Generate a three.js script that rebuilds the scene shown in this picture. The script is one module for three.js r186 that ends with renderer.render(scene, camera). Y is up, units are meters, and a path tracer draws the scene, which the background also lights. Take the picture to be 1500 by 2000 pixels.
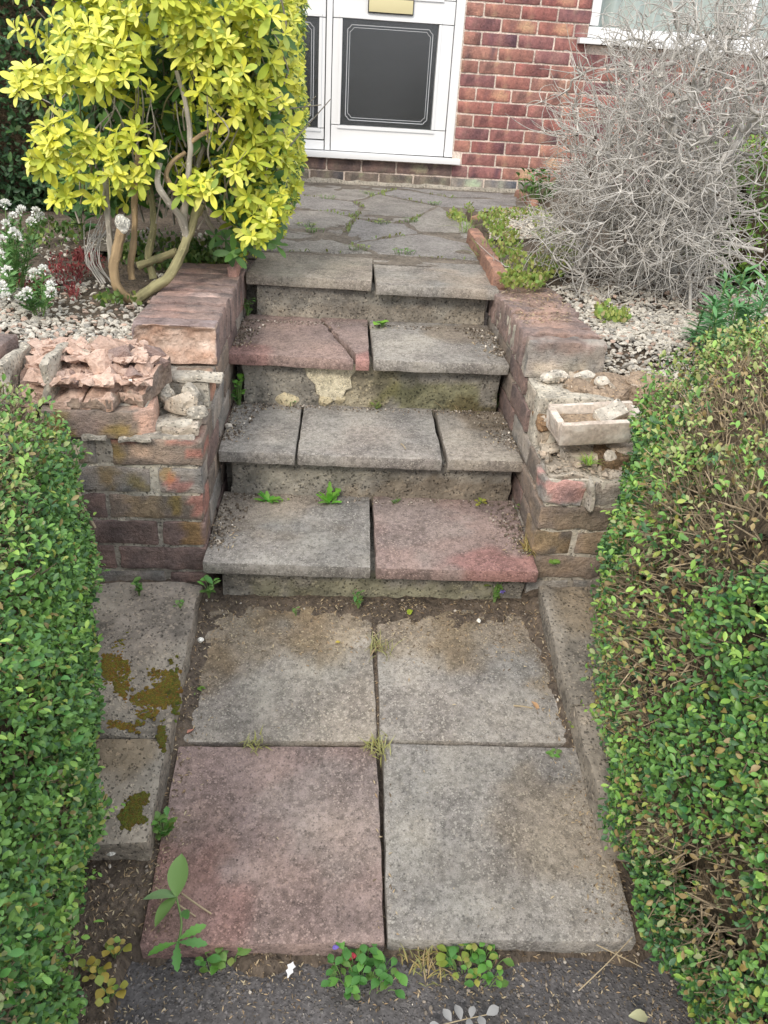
import * as THREE from 'three';
import { ConvexGeometry } from 'three/addons/geometries/ConvexGeometry.js';
import { mergeGeometries, mergeVertices, toCreasedNormals } from 'three/addons/utils/BufferGeometryUtils.js';

// ---------------------------------------------------------------- camera, sky, sun, exposure
const scene = new THREE.Scene();
const FPX = 1550;                                              // focal length in pixels of the 1500 x 2000 photograph
const camera = new THREE.PerspectiveCamera(2 * Math.atan(1000 / FPX) * 180 / Math.PI, 0.75, 0.02, 400);
const RAD = Math.PI / 180;
camera.rotation.order = 'YXZ';
camera.rotation.set(-29 * RAD, -4.5 * RAD, 3.7 * RAD);
camera.position.set(0, 1.313, 0);
camera.updateMatrixWorld(true);

const renderer = new THREE.WebGLRenderer({ antialias: true });
renderer.setSize(768, 1024);
renderer.toneMapping = THREE.LinearToneMapping;
renderer.toneMappingExposure = 1.64;
renderer.shadowMap.enabled = true;

{ // a bright overcast sky, a little brighter overhead and round the veiled sun
  const w = 256, h = 128, d = new Float32Array(w * h * 4);
  for (let j = 0; j < h; j++) for (let i = 0; i < w; i++) {
    const el = ((j + 0.5) / h - 0.5) * Math.PI, az = (i / w) * Math.PI * 2;
    const up = Math.max(0, Math.sin(el));
    const cl = 1 + 0.07 * Math.sin(az * 3 + 5 * el) + 0.05 * Math.sin(az * 7 - 9 * el + 1.3);
    const L = (0.74 + 0.46 * up) * cl;
    const k = (j * w + i) * 4;
    d[k] = L * 0.97; d[k + 1] = L * 1.0; d[k + 2] = L * 1.05; d[k + 3] = 1;
  }
  const t = new THREE.DataTexture(d, w, h, THREE.RGBAFormat, THREE.FloatType);
  t.mapping = THREE.EquirectangularReflectionMapping; t.magFilter = THREE.LinearFilter; t.minFilter = THREE.LinearFilter; t.wrapS = THREE.RepeatWrapping; t.needsUpdate = true;
  scene.background = t; scene.environment = t;
}
const sun = new THREE.DirectionalLight(0xfff3e2, 1.3);
sun.position.set(-3.0, 6.4, 4.4); sun.target.position.set(0.1, 0.5, -2.4);
sun.castShadow = true; sun.shadow.radius = 26; sun.shadow.mapSize.set(2048, 2048);
Object.assign(sun.shadow.camera, { left: -6, right: 6, top: 6, bottom: -6, near: 0.5, far: 20 });
scene.add(sun, sun.target);

// ---------------------------------------------------------------- helpers
const V = (x, y, z) => new THREE.Vector3(x, y, z);
function rng(seed) { let a = seed >>> 0; return () => { a |= 0; a = a + 0x6D2B79F5 | 0; let t = Math.imul(a ^ a >>> 15, 1 | a); t = t + Math.imul(t ^ t >>> 7, 61 | t) ^ t; return ((t ^ t >>> 14) >>> 0) / 4294967296; }; }
const tri = R => R() + R() - 1;
const lerp = (a, b, t) => a + (b - a) * t, clamp = (x, a = 0, b = 1) => Math.min(b, Math.max(a, x));
const sstep = (a, b, x) => { const t = clamp((x - a) / (b - a)); return t * t * (3 - 2 * t); };
function hash3(x, y, z) { let h = Math.imul(x, 374761393) ^ Math.imul(y, 668265263) ^ Math.imul(z, 2147483647 - 1013904223); h = Math.imul(h ^ h >>> 13, 1274126177); return ((h ^ h >>> 16) >>> 0) / 4294967296; }
function noise(x, y, z) {
  const xi = Math.floor(x), yi = Math.floor(y), zi = Math.floor(z); let u = x - xi, v = y - yi, w = z - zi;
  u = u * u * (3 - 2 * u); v = v * v * (3 - 2 * v); w = w * w * (3 - 2 * w);
  const a = lerp(lerp(hash3(xi, yi, zi), hash3(xi + 1, yi, zi), u), lerp(hash3(xi, yi + 1, zi), hash3(xi + 1, yi + 1, zi), u), v);
  const b = lerp(lerp(hash3(xi, yi, zi + 1), hash3(xi + 1, yi, zi + 1), u), lerp(hash3(xi, yi + 1, zi + 1), hash3(xi + 1, yi + 1, zi + 1), u), v);
  return lerp(a, b, w) * 2 - 1;
}
const fbm = (x, y, z, o = 4) => { let s = 0, a = 0.5; for (let i = 0; i < o; i++) { s += a * noise(x, y, z); x *= 2.03; y *= 2.03; z *= 2.03; a *= 0.5; } return s; };

// photo pixel -> direction; the distance comes from the surface the thing stands on
const rayDir = (u, v) => V((u - 750) / FPX, -(v - 1000) / FPX, -1).applyQuaternion(camera.quaternion);
function onZ(u, v, z) { const d = rayDir(u, v); return camera.position.clone().addScaledVector(d, (z - camera.position.z) / d.z); }
function onY(u, v, y) { const d = rayDir(u, v); return camera.position.clone().addScaledVector(d, (y - camera.position.y) / d.y); }
const pathY = z => clamp(-z - 0.84, -0.05, 0.82) * 0.15;
function onPath(u, v, dy = 0) { let y = 0.05, p; for (let i = 0; i < 12; i++) { p = onY(u, v, y); y = lerp(y, (p.z > -0.83 ? GROUND0 : pathY(p.z)) + dy, 0.7); } return p; }
const GROUND0 = -0.035;
const platY = z => 0.715 - sstep(-2.6, -5.6, z) * 0.055;
function onPlat(u, v, dy = 0) { let y = 0.7, p; for (let i = 0; i < 10; i++) { p = onY(u, v, y); y = platY(p.z) + dy; } return p; }

const used = {};
function numbered(n) { if (!(n in used)) { used[n] = 0; return n; } used[n]++; return n + '_' + String(used[n]).padStart(3, '0'); }
function tag(o, label, category, group, kind) { o.userData = { label, category }; if (group) o.userData.group = group; if (kind) o.userData.kind = kind; return o; }
function thing(name, label, category, pos = [0, 0, 0], group) { const o = new THREE.Group(); o.name = numbered(name); o.position.set(...pos); scene.add(o); tag(o, label, category, group); return o; }
function mesh(name, geo, m, parent) { const o = new THREE.Mesh(geo, m); o.name = parent ? name : numbered(name); o.castShadow = o.receiveShadow = true; (parent || scene).add(o); return o; }
function struct(name, geo, m, label) { const o = mesh(name, geo, m); o.userData = { kind: 'structure', label }; return o; }

// ---------------------------------------------------------------- procedural textures (multipliers with a mean near 0.6)
const l2s = c => c <= 0.0031308 ? 12.92 * c : 1.055 * Math.pow(c, 1 / 2.4) - 0.055;
function pnoise(x, y, per, s) { // periodic value noise
  const xi = Math.floor(x), yi = Math.floor(y); let u = x - xi, v = y - yi; u = u * u * (3 - 2 * u); v = v * v * (3 - 2 * v);
  const m = a => ((a % per) + per) % per;
  return lerp(lerp(hash3(m(xi), m(yi), s), hash3(m(xi + 1), m(yi), s), u), lerp(hash3(m(xi), m(yi + 1), s), hash3(m(xi + 1), m(yi + 1), s), u), v) * 2 - 1;
}
function pfbm(x, y, per, s, o) { let r = 0, a = 0.5; for (let i = 0; i < o; i++) { r += a * pnoise(x * per, y * per, per, s + i * 7); per *= 2; a *= 0.55; } return r; }
class Tex {
  constructor(n) { this.n = n; this.c = new Float32Array(n * n * 3); this.h = new Float32Array(n * n); }
  fill(fn) { const n = this.n; for (let j = 0; j < n; j++) for (let i = 0; i < n; i++) { const k = j * n + i, r = fn(i / n, j / n); this.c[k * 3] = r[0]; this.c[k * 3 + 1] = r[1]; this.c[k * 3 + 2] = r[2]; this.h[k] = r[3]; } return this; }
  dots(N, seed, rmin, rmax, colFn, hgt, soft = 0.3) { // small stones and grit, uneven outline
    const R = rng(seed), n = this.n;
    for (let q = 0; q < N; q++) {
      const cx = R() * n, cy = R() * n, r = rmin + (rmax - rmin) * R() ** 2.2, e = 0.6 + R() * 0.8, an = R() * 3.14, ca = Math.cos(an), sa = Math.sin(an), col = colFn(R), al = col[3] ?? 1, ph = R() * 6.28, b = Math.ceil(r * 1.6);
      for (let y = -b; y <= b; y++) for (let x = -b; x <= b; x++) {
        const X = (x * ca + y * sa), Y = (-x * sa + y * ca) * e, t = Math.atan2(Y, X), rr = r * (1 + 0.18 * Math.sin(3 * t + ph) + 0.1 * Math.sin(5 * t + ph * 2)), d = Math.hypot(X, Y) / rr;
        const a = clamp((1 - d) / soft + (r < 1.2 ? 0.4 : 0)) * al; if (a <= 0) continue;
        const k = ((Math.floor(cy + y) + n * 4) % n) * n + ((Math.floor(cx + x) + n * 4) % n);
        for (let ch = 0; ch < 3; ch++) this.c[k * 3 + ch] = lerp(this.c[k * 3 + ch], col[ch], a);
        this.h[k] = lerp(this.h[k], this.h[k] + hgt, a);
      }
    } return this;
  }
  out(bump = true) {
    const n = this.n, d = new Uint8Array(n * n * 4), b = new Uint8Array(n * n * 4);
    for (let k = 0; k < n * n; k++) {
      for (let ch = 0; ch < 3; ch++) d[k * 4 + ch] = Math.round(255 * clamp(l2s(clamp(this.c[k * 3 + ch])))); d[k * 4 + 3] = 255;
      const g = Math.round(255 * clamp(this.h[k])); b[k * 4] = b[k * 4 + 1] = b[k * 4 + 2] = g; b[k * 4 + 3] = 255;
    }
    const mk = (a, cs) => { const t = new THREE.DataTexture(a, n, n); t.wrapS = t.wrapT = THREE.RepeatWrapping; t.magFilter = THREE.LinearFilter; t.minFilter = THREE.LinearMipmapLinearFilter; t.generateMipmaps = true; if (cs) t.colorSpace = THREE.SRGBColorSpace; t.needsUpdate = true; return t; };
    return { map: mk(d, true), bump: bump ? mk(b, false) : null };
  }
}
// uv are in metres everywhere, one tile = 1 m unless a repeat is set
function rep(t, r) { t.map.repeat.set(r, r); if (t.bump) t.bump.repeat.set(r, r); return t; }
const grey = (a, j = 0) => R => { const v = a + (R() - 0.5) * j; return [v, v * 0.985, v * 0.95, 0.9]; };
const TX = {};
TX.slab = rep(new Tex(1024).fill((x, y) => { const a = pfbm(x, y, 6, 11, 6), b = pfbm(x, y, 60, 31, 4), c = pnoise(x * 512, y * 512, 512, 5); const v = 0.62 + 0.26 * a + 0.30 * b + 0.16 * c; return [v, v * (0.985 + 0.02 * a), v * (0.955 + 0.03 * b), 0.45 + 0.35 * b + 0.22 * c]; })
  .dots(500, 8, 4, 16, R => { const v = 0.26 + R() * 0.12; return [v, v, v * 0.97, 0.5]; }, 0, 0.6)
  .dots(7000, 4, 1.2, 4.4, R => { const v = 0.14 + R() * 0.2; return [v, v, v, 0.55]; }, -0.25)
  .dots(7500, 3, 1.4, 4.6, R => { const v = 0.88 + R() * 0.12; return [v, v, v * 0.96, 0.95]; }, 0.18)
  .dots(1100, 5, 2.2, 6.0, R => { const v = 0.7 + R() * 0.3; return [v, v * 0.97, v * 0.9, 0.75]; }, 0.2).out(), 1.65);
TX.rough = rep(new Tex(1024).fill((x, y) => { const a = pfbm(x, y, 8, 51, 6), b = pfbm(x, y, 48, 71, 5); const v = 0.56 + 0.34 * a + 0.2 * b; return [v, v * 0.985, v * 0.94, 0.5 + 0.5 * a + 0.3 * b]; })
  .dots(3600, 14, 1.5, 6.5, R => { const v = 0.10 + R() * 0.2; return [v, v, v * 0.95, 0.8]; }, -0.35)
  .dots(3600, 13, 1.6, 9, R => { const v = 0.6 + R() * 0.4; return [v, v * 0.96, v * 0.88, 0.75]; }, 0.3).out(), 1.8);
TX.brick = rep(new Tex(1024).fill((x, y) => { const a = pfbm(x, y, 9, 91, 5), b = pfbm(x * 1, y, 70, 101, 3), l = pnoise(x * 60, y * 240, 240, 9), c = pnoise(x * 400, y * 400, 400, 19); const v = 0.6 + 0.3 * a + 0.2 * b + 0.05 * l + 0.12 * c; return [v * (1 + 0.1 * a), v, v * (1 - 0.07 * a), 0.5 + 0.4 * b + 0.1 * l + 0.2 * c + 0.2 * a]; })
  .dots(2200, 23, 1.0, 3.2, R => { const v = 0.8 + R() * 0.3; return [v, v * 0.95, v * 0.9, 0.6]; }, 0.1)
  .dots(2200, 24, 1.0, 4, R => { const v = 0.2 + R() * 0.15; return [v, v, v, 0.6]; }, -0.3).out(), 1.9);
TX.broken = rep(new Tex(1024).fill((x, y) => { const a = pfbm(x, y, 10, 121, 6), b = pfbm(x, y, 64, 131, 4); const v = 0.62 + 0.26 * a + 0.2 * b; return [v, v * (0.97 + 0.1 * a), v * (0.95 + 0.16 * a), 0.5 + 0.55 * a + 0.35 * b]; })
  .dots(900, 33, 1, 4, R => { const v = 0.75 + R() * 0.3; return [v, v * 0.94, v * 0.88, 0.5]; }, 0.2).dots(700, 34, 1, 3.4, R => [0.26, 0.2, 0.18, 0.6], -0.3).out(), 2.2);
TX.soil = rep(new Tex(1024).fill((x, y) => { const a = pfbm(x, y, 9, 151, 6), b = pfbm(x, y, 80, 161, 4); const v = 0.5 + 0.3 * a + 0.35 * b; return [v, v * 0.93, v * 0.86, 0.5 + 0.5 * a + 0.5 * b]; })
  .dots(2600, 43, 1.2, 5.0, R => { const v = 0.6 + R() * 0.6; return [v, v * 0.86, v * 0.66, 0.75]; }, 0.3)
  .dots(1600, 44, 1, 4.5, R => { const v = 0.14 + R() * 0.2; return [v, v * 0.9, v * 0.8, 0.8]; }, 0.25).out(), 1.7);
TX.tarmac = rep(new Tex(1024).fill((x, y) => { const a = pfbm(x, y, 8, 171, 5), b = pfbm(x, y, 90, 181, 3); const v = 0.4 + 0.2 * a + 0.25 * b; return [v, v * 0.98, v * 0.98, 0.4 + 0.3 * b]; })
  .dots(5200, 53, 2.0, 7.5, R => { const v = 0.25 + R() * 0.75; return [v, v * 0.97, v * 0.95, 0.85]; }, 0.35)
  .dots(900, 54, 1.8, 5, R => { const v = 0.9 + R() * 0.1; return [v, v, v * 0.95, 0.9]; }, 0.35).dots(3000, 55, 1, 3, R => [0.12, 0.12, 0.12, 0.7], -0.3).out(), 1.7);
TX.bark = rep(new Tex(512).fill((x, y) => { const a = pfbm(x, y, 6, 191, 5), l = pnoise(x * 40, y * 8, 40, 9); const v = 0.6 + 0.28 * a + 0.14 * l; return [v, v * 0.97, v * 0.92, 0.5 + 0.4 * a + 0.4 * l]; }).dots(120, 63, 2, 8, R => [0.95, 0.95, 0.9, 0.7], 0.1).out(), 4);
TX.glass = rep(new Tex(512).fill((x, y) => { const wx = pfbm(x, y, 7, 211, 3), wy = pfbm(x, y, 7, 221, 3); const r = 1 - Math.abs(pfbm(x + wx * 0.12, y + wy * 0.12, 11, 231, 3)) * 2.4; return [0.6, 0.6, 0.6, clamp(r)]; }).out(), 2.2);
TX.moss = rep(new Tex(512).fill((x, y) => { const b = pfbm(x, y, 60, 241, 4), a = pfbm(x, y, 9, 251, 4); const v = 0.55 + 0.5 * b + 0.3 * a; return [v * (1 + 0.3 * a), v, v * 0.8, 0.5 + 0.8 * b]; }).out(), 3);

const mats = [];
function M(col, tex, bump = 0.002, o = {}) {
  const c = new THREE.Color().setRGB(col[0], col[1], col[2]); if (tex) c.multiplyScalar(1 / 0.6);
  const p = { color: c, roughness: 0.95, ...o }; if (tex) { p.map = tex.map; if (bump && tex.bump) { p.bumpMap = tex.bump; p.bumpScale = bump; } }
  const keys = ['transmission', 'clearcoat', 'sheen', 'thickness', 'specularIntensity'];
  const m = keys.some(k => k in p) ? new THREE.MeshPhysicalMaterial(p) : new THREE.MeshStandardMaterial(p);
  mats.push(m); return m;
}
const MAT = {
  slabGrey: M([0.248, 0.233, 0.218], TX.slab, 0.0016, { vertexColors: true }),
  slabTan: M([0.258, 0.232, 0.205], TX.slab, 0.0016, { vertexColors: true }),
  slabRed: M([0.238, 0.178, 0.165], TX.slab, 0.0016, { vertexColors: true }),
  crazy: M([0.255, 0.245, 0.235], TX.slab, 0.0022),
  riser: M([0.25, 0.237, 0.215], TX.rough, 0.005, { vertexColors: true }),
  kerb: M([0.275, 0.247, 0.215], TX.rough, 0.004, { vertexColors: true }),
  mortar: M([0.43, 0.40, 0.355], TX.rough, 0.004, { vertexColors: true }),
  houseMortar: M([0.62, 0.53, 0.48], TX.slab, 0.002),
  soil: M([0.12, 0.10, 0.082], TX.soil, 0.006),
  bedSoil: M([0.15, 0.125, 0.10], TX.soil, 0.008),
  tarmac: M([0.135, 0.129, 0.13], TX.tarmac, 0.004),
  upvc: M([0.85, 0.86, 0.87], null, 0, { roughness: 0.28 }),
  brass: M([0.75, 0.66, 0.38], null, 0, { roughness: 0.3, metalness: 0.6 }),
  dark: M([0.03, 0.03, 0.032], null, 0, { roughness: 0.6 }),
  lead: M([0.5, 0.53, 0.56], null, 0, { roughness: 0.4 }),
  glass: M([0.92, 0.95, 0.95], null, 0, { roughness: 0.06, transmission: 1, thickness: 0, ior: 1.5 }),
  obscure: M([0.80, 0.86, 0.88], null, 0, { roughness: 0.28, transmission: 1, thickness: 0, ior: 2.0, bumpMap: TX.glass.bump, bumpScale: 0.00018 }),
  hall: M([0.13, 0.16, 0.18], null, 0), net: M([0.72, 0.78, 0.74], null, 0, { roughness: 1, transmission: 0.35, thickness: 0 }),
  moss: M([0.50, 0.37, 0.09], TX.moss, 0.006), mossGreen: M([0.33, 0.32, 0.07], TX.moss, 0.006),
  terracotta: M([0.34, 0.20, 0.155], TX.brick, 0.003, { vertexColors: true }),
  deadTwig: M([0.46, 0.452, 0.442], TX.bark, 0.001), barkPale: M([0.30, 0.22, 0.13], TX.bark, 0.002), barkGreen: M([0.25, 0.235, 0.13], TX.bark, 0.002), barkGrey: M([0.33, 0.31, 0.27], TX.bark, 0.002),
  lichen: M([0.72, 0.72, 0.68], TX.rough, 0.004), straw: M([0.42, 0.34, 0.22], null, 0), hedgeTwig: M([0.42, 0.36, 0.27], TX.bark, 0.001),
  core: M([0.15, 0.12, 0.08], TX.soil, 0.01), stem: M([0.16, 0.26, 0.08], null, 0, { roughness: 0.7 }), stone: M([0.55, 0.51, 0.46], TX.rough, 0.003, { vertexColors: true }),
  petal: M([0.8, 0.8, 0.76], null, 0), white: M([0.74, 0.73, 0.69], TX.slab, 0.001), purple: M([0.16, 0.12, 0.42], null, 0), crimson: M([0.45, 0.05, 0.07], null, 0),
};

// ---------------------------------------------------------------- geometry helpers
function setCol(geo, fn) { // vertex colours from a callback (x, y, z, nx, ny, nz) -> [r, g, b]
  const p = geo.attributes.position, n = geo.attributes.normal, c = new Float32Array(p.count * 3);
  for (let i = 0; i < p.count; i++) { const r = fn(p.getX(i), p.getY(i), p.getZ(i), n.getX(i), n.getY(i), n.getZ(i)); c[i * 3] = r[0]; c[i * 3 + 1] = r[1]; c[i * 3 + 2] = r[2]; }
  geo.setAttribute('color', new THREE.BufferAttribute(c, 3)); return geo;
}
const ONE = () => [1, 1, 1];
function boxUV(geo, ou = 0, ov = 0) {
  const p = geo.attributes.position, n = geo.attributes.normal, uv = new Float32Array(p.count * 2);
  for (let i = 0; i < p.count; i += 3) { // per face (non-indexed)
    let ax = 0, ay = 0, az = 0; for (let k = 0; k < 3; k++) { ax += n.getX(i + k); ay += n.getY(i + k); az += n.getZ(i + k); }
    ax = Math.abs(ax); ay = Math.abs(ay); az = Math.abs(az);
    for (let k = 0; k < 3; k++) { const x = p.getX(i + k), y = p.getY(i + k), z = p.getZ(i + k); let u, v; if (az >= ax && az >= ay) { u = x; v = y; } else if (ay >= ax) { u = x; v = z; } else { u = z; v = y; } uv[(i + k) * 2] = u + ou; uv[(i + k) * 2 + 1] = v + ov; }
  }
  geo.setAttribute('uv', new THREE.BufferAttribute(uv, 2)); return geo;
}
// a box with softened arrises and an uneven surface; warp(p) may push vertices about
function roughBox(w, h, d, { s = [3, 2, 3], r = 0.006, amp = 0.002, freq = 25, seed = 1, warp = null, col = null, crease = 0.7 } = {}) {
  const g0 = new THREE.BoxGeometry(w, h, d, s[0] + 2, s[1] + 2, s[2] + 2); g0.deleteAttribute('uv'); g0.deleteAttribute('normal');
  const g = mergeVertices(g0, 1e-5), p = g.attributes.position, v = V(0, 0, 0), q = V(0, 0, 0), H = [w / 2, h / 2, d / 2];
  const rr = Math.min(r, w * 0.3, h * 0.3, d * 0.3);
  const remap = (x, half, seg) => { const n = seg + 2, i = Math.round((x / (2 * half) + 0.5) * n); if (i === 0) return -half; if (i === n) return half; if (seg === 0) return 0; return lerp(-half + rr, half - rr, (i - 1) / seg); };
  for (let i = 0; i < p.count; i++) {
    v.set(remap(p.getX(i), H[0], s[0]), remap(p.getY(i), H[1], s[1]), remap(p.getZ(i), H[2], s[2]));
    q.set(clamp(v.x, -H[0] + rr, H[0] - rr), clamp(v.y, -H[1] + rr, H[1] - rr), clamp(v.z, -H[2] + rr, H[2] - rr));
    const dd = v.clone().sub(q); if (dd.lengthSq() > 0) v.copy(q).add(dd.setLength(rr));
    const o = seed * 17.31; const nx = noise(v.x * freq + o, v.y * freq, v.z * freq), ny = noise(v.x * freq, v.y * freq + o, v.z * freq + 9), nz = noise(v.x * freq + 5, v.y * freq, v.z * freq + o);
    const ed = dd.lengthSq() > 0 ? 1.3 : 1; v.x += nx * amp * ed; v.y += ny * amp * ed; v.z += nz * amp * ed;
    if (warp) warp(v); p.setXYZ(i, v.x, v.y, v.z);
  }
  const out = toCreasedNormals(g, crease); boxUV(out, seed * 0.377 % 1, seed * 0.613 % 1); setCol(out, col || ONE); return out;
}
// a lump of stone: a noisy ball squashed to w, h, d with flattened facets
function lump(w, h, d, seed, det = 2, amp = 0.22) {
  const g0 = new THREE.IcosahedronGeometry(1, det); g0.deleteAttribute('uv'); g0.deleteAttribute('normal'); const g = mergeVertices(g0, 1e-4), p = g.attributes.position, v = V(0, 0, 0), R = rng(seed * 131 + 7), cuts = [];
  for (let i = 0; i < 7; i++) { const c = V(R() - 0.5, R() - 0.5, R() - 0.5).normalize(); cuts.push([c, 0.62 + R() * 0.25]); }
  for (let i = 0; i < p.count; i++) { v.fromBufferAttribute(p, i); const k = 1 + amp * noise(v.x * 1.7 + seed, v.y * 1.7, v.z * 1.7) + amp * 0.4 * noise(v.x * 5, v.y * 5 + seed, v.z * 5); v.multiplyScalar(k); for (const [c, t] of cuts) { const e = v.dot(c) - t; if (e > 0) v.addScaledVector(c, -e * 0.9); } p.setXYZ(i, v.x * w / 2, v.y * h / 2, v.z * d / 2); }
  const out = toCreasedNormals(g, 0.3); boxUV(out, seed * 0.37 % 1, seed * 0.61 % 1); setCol(out, ONE); return out;
}
// a splinter with flat faces: the hull of a few random points
function shard(w, h, d, seed) {
  const R = rng(seed * 97 + 3), P = []; for (let i = 0; i < 11; i++) P.push(V((R() - 0.5) * w, (R() - 0.5) * h, (R() - 0.5) * d)); for (const s of [-1, 1]) P.push(V(s * w * 0.5, tri(R) * h * 0.2, tri(R) * d * 0.3));
  const g = new ConvexGeometry(P); const n = g.index ? g.toNonIndexed() : g; n.computeVertexNormals(); boxUV(n, seed * 0.37 % 1, seed * 0.61 % 1); const t = 0.85 + 0.3 * R(); setCol(n, (x, y, z) => { const a = fbm(x * 50, y * 50, z * 50 + seed, 3); return [t + 0.2 * a, t * (0.97 + 0.3 * a), t * (0.95 + 0.35 * a)]; }); return n;
}
function tube(pts, r0, r1, rad = 6, seg = 0, wob = 0) {
  const c = new THREE.CatmullRomCurve3(pts), n = seg || pts.length * 3, F = c.computeFrenetFrames(n, false), pos = [], nor = [], uv = [], idx = [], L = c.getLength();
  for (let i = 0; i <= n; i++) { const t = i / n, P = c.getPointAt(t), r = lerp(r0, r1, t); for (let j = 0; j <= rad; j++) { const a = j / rad * Math.PI * 2, N = F.normals[i].clone().multiplyScalar(Math.cos(a)).addScaledVector(F.binormals[i], Math.sin(a)); const k = r * (1 + wob * noise(P.x * 60 + Math.cos(a), P.y * 60 + Math.sin(a), P.z * 60)); pos.push(P.x + N.x * k, P.y + N.y * k, P.z + N.z * k); nor.push(N.x, N.y, N.z); uv.push(a * r0, t * L); } }
  for (let i = 0; i < n; i++) for (let j = 0; j < rad; j++) { const a = i * (rad + 1) + j, b = a + rad + 1; idx.push(a, a + 1, b, b, a + 1, b + 1); }
  const e = pos.length / 3, P = c.getPointAt(1), T = c.getTangentAt(1); pos.push(P.x, P.y, P.z); nor.push(T.x, T.y, T.z); uv.push(0, L); for (let j = 0; j < rad; j++) idx.push(n * (rad + 1) + j, n * (rad + 1) + j + 1, e);
  const g = new THREE.BufferGeometry(); g.setAttribute('position', new THREE.Float32BufferAttribute(pos, 3)); g.setAttribute('normal', new THREE.Float32BufferAttribute(nor, 3)); g.setAttribute('uv', new THREE.Float32BufferAttribute(uv, 2)); g.setIndex(idx); return g;
}
// a leaf along +z from the origin, upper side +y; shape 0..1 sets where it is widest; tooth gives a jagged edge
function leafGeo(len, wid, { n = 5, fold = 0.25, curl = 0.15, widest = 0.55, tooth = 0, tip = 1, round = 0 } = {}) {
  const pos = [], idx = [];
  for (let i = 0; i <= n; i++) {
    const t = i / n; let w = Math.pow(Math.sin(Math.PI * Math.pow(t, Math.log(0.5) / Math.log(widest))), 0.75 * tip) * wid / 2; if (i === 0) w = wid * 0.06; if (i === n) w = wid * 0.5 * round; if (tooth && i % 2 && i < n) w *= 1 - tooth;
    const y = -curl * len * t * t, z = t * len * (1 - curl * 0.3 * t);
    pos.push(-w, y + fold * w, z, 0, y, z, w, y + fold * w, z);
  }
  for (let i = 0; i < n; i++) { const a = i * 3, b = a + 3; idx.push(a, b, a + 1, a + 1, b, b + 1, a + 1, b + 1, a + 2, a + 2, b + 1, b + 2); }
  const g = new THREE.BufferGeometry(); g.setAttribute('position', new THREE.Float32BufferAttribute(pos, 3)); g.setIndex(idx); g.computeVertexNormals(); return g;
}
const _o = new THREE.Object3D();
function place(p, dir, roll, s, up) { // matrix that points +z along dir with a roll
  _o.position.copy(p); if (up) _o.up.copy(up); else _o.up.set(0, 1, 0); if (!up && Math.abs(dir.y) > 0.98) _o.up.set(0.3, 0, 1); _o.scale.set(s, s, s);
  _o.lookAt(p.x + dir.x, p.y + dir.y, p.z + dir.z); _o.rotateZ(roll); _o.updateMatrix(); return _o.matrix.clone();
}
const frust = new THREE.Vector3();
function inView(p) { frust.copy(p).project(camera); return Math.abs(frust.x) < 1.02 && Math.abs(frust.y) < 1.02 && frust.z < 1; }
// leaves of one plant: those that show largest are meshes of their own, the rest one part
const quantCache = {};
function quantMat(c, base) { const k = base + [c.r, c.g, c.b].map(x => Math.round(l2s(x) * 14)).join('_'); if (!quantCache[k]) { const q = x => { const s = Math.round(l2s(x) * 14) / 14; return s <= 0.04045 ? s / 12.92 : ((s + 0.055) / 1.055) ** 2.4; }; quantCache[k] = M([q(c.r), q(c.g), q(c.b)], null, 0, LEAFOPT[base]); } return quantCache[k]; }
const LEAFOPT = {
  soft: { roughness: 0.62, side: THREE.DoubleSide, transmission: 0.22, thickness: 0 },
  gloss: { roughness: 0.5, side: THREE.DoubleSide },
  matte: { roughness: 0.9, side: THREE.DoubleSide },
};
const LEAFWHITE = {}; for (const k in LEAFOPT) LEAFWHITE[k] = M([1, 1, 1], null, 0, LEAFOPT[k]);
function foliage(parent, partName, restName, geos, list, base, keep = 300) { // list of {m, c, g, s}
  const cp = camera.position, sc = list.map((l, i) => { const p = V(0, 0, 0).setFromMatrixPosition(l.m); return [inView(p) && !l.hid ? (l.s || 1) / p.distanceTo(cp) : 0, i]; }).sort((a, b) => b[0] - a[0]);
  const own = new Set(); for (let i = 0; i < Math.min(keep, sc.length); i++) if (sc[i][0] > 0) own.add(sc[i][1]);
  for (const i of own) { const l = list[i], o = mesh(partName, geos[l.g], quantMat(l.c, base), parent); o.applyMatrix4(l.m); }
  geos.forEach((g, gi) => {
    const rest = list.filter((l, i) => l.g === gi && !own.has(i)); if (!rest.length) return;
    const im = new THREE.InstancedMesh(g, LEAFWHITE[base], rest.length); im.name = restName; im.castShadow = im.receiveShadow = true; rest.forEach((l, i) => { im.setMatrixAt(i, l.m); im.setColorAt(i, l.c); }); im.userData.kind = 'stuff'; parent.add(im);
  });
}
const C = (r, g, b) => new THREE.Color().setRGB(r, g, b);
const mixC = (a, b, t) => a.clone().lerp(b, clamp(t));
function stuff(name, label, category, geo, m, list) { const im = new THREE.InstancedMesh(geo, m, list.length); im.name = numbered(name); im.castShadow = im.receiveShadow = true; list.forEach((l, i) => { im.setMatrixAt(i, l.m); im.setColorAt(i, l.c); }); tag(im, label, category, null, 'stuff'); scene.add(im); return im; }

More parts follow.
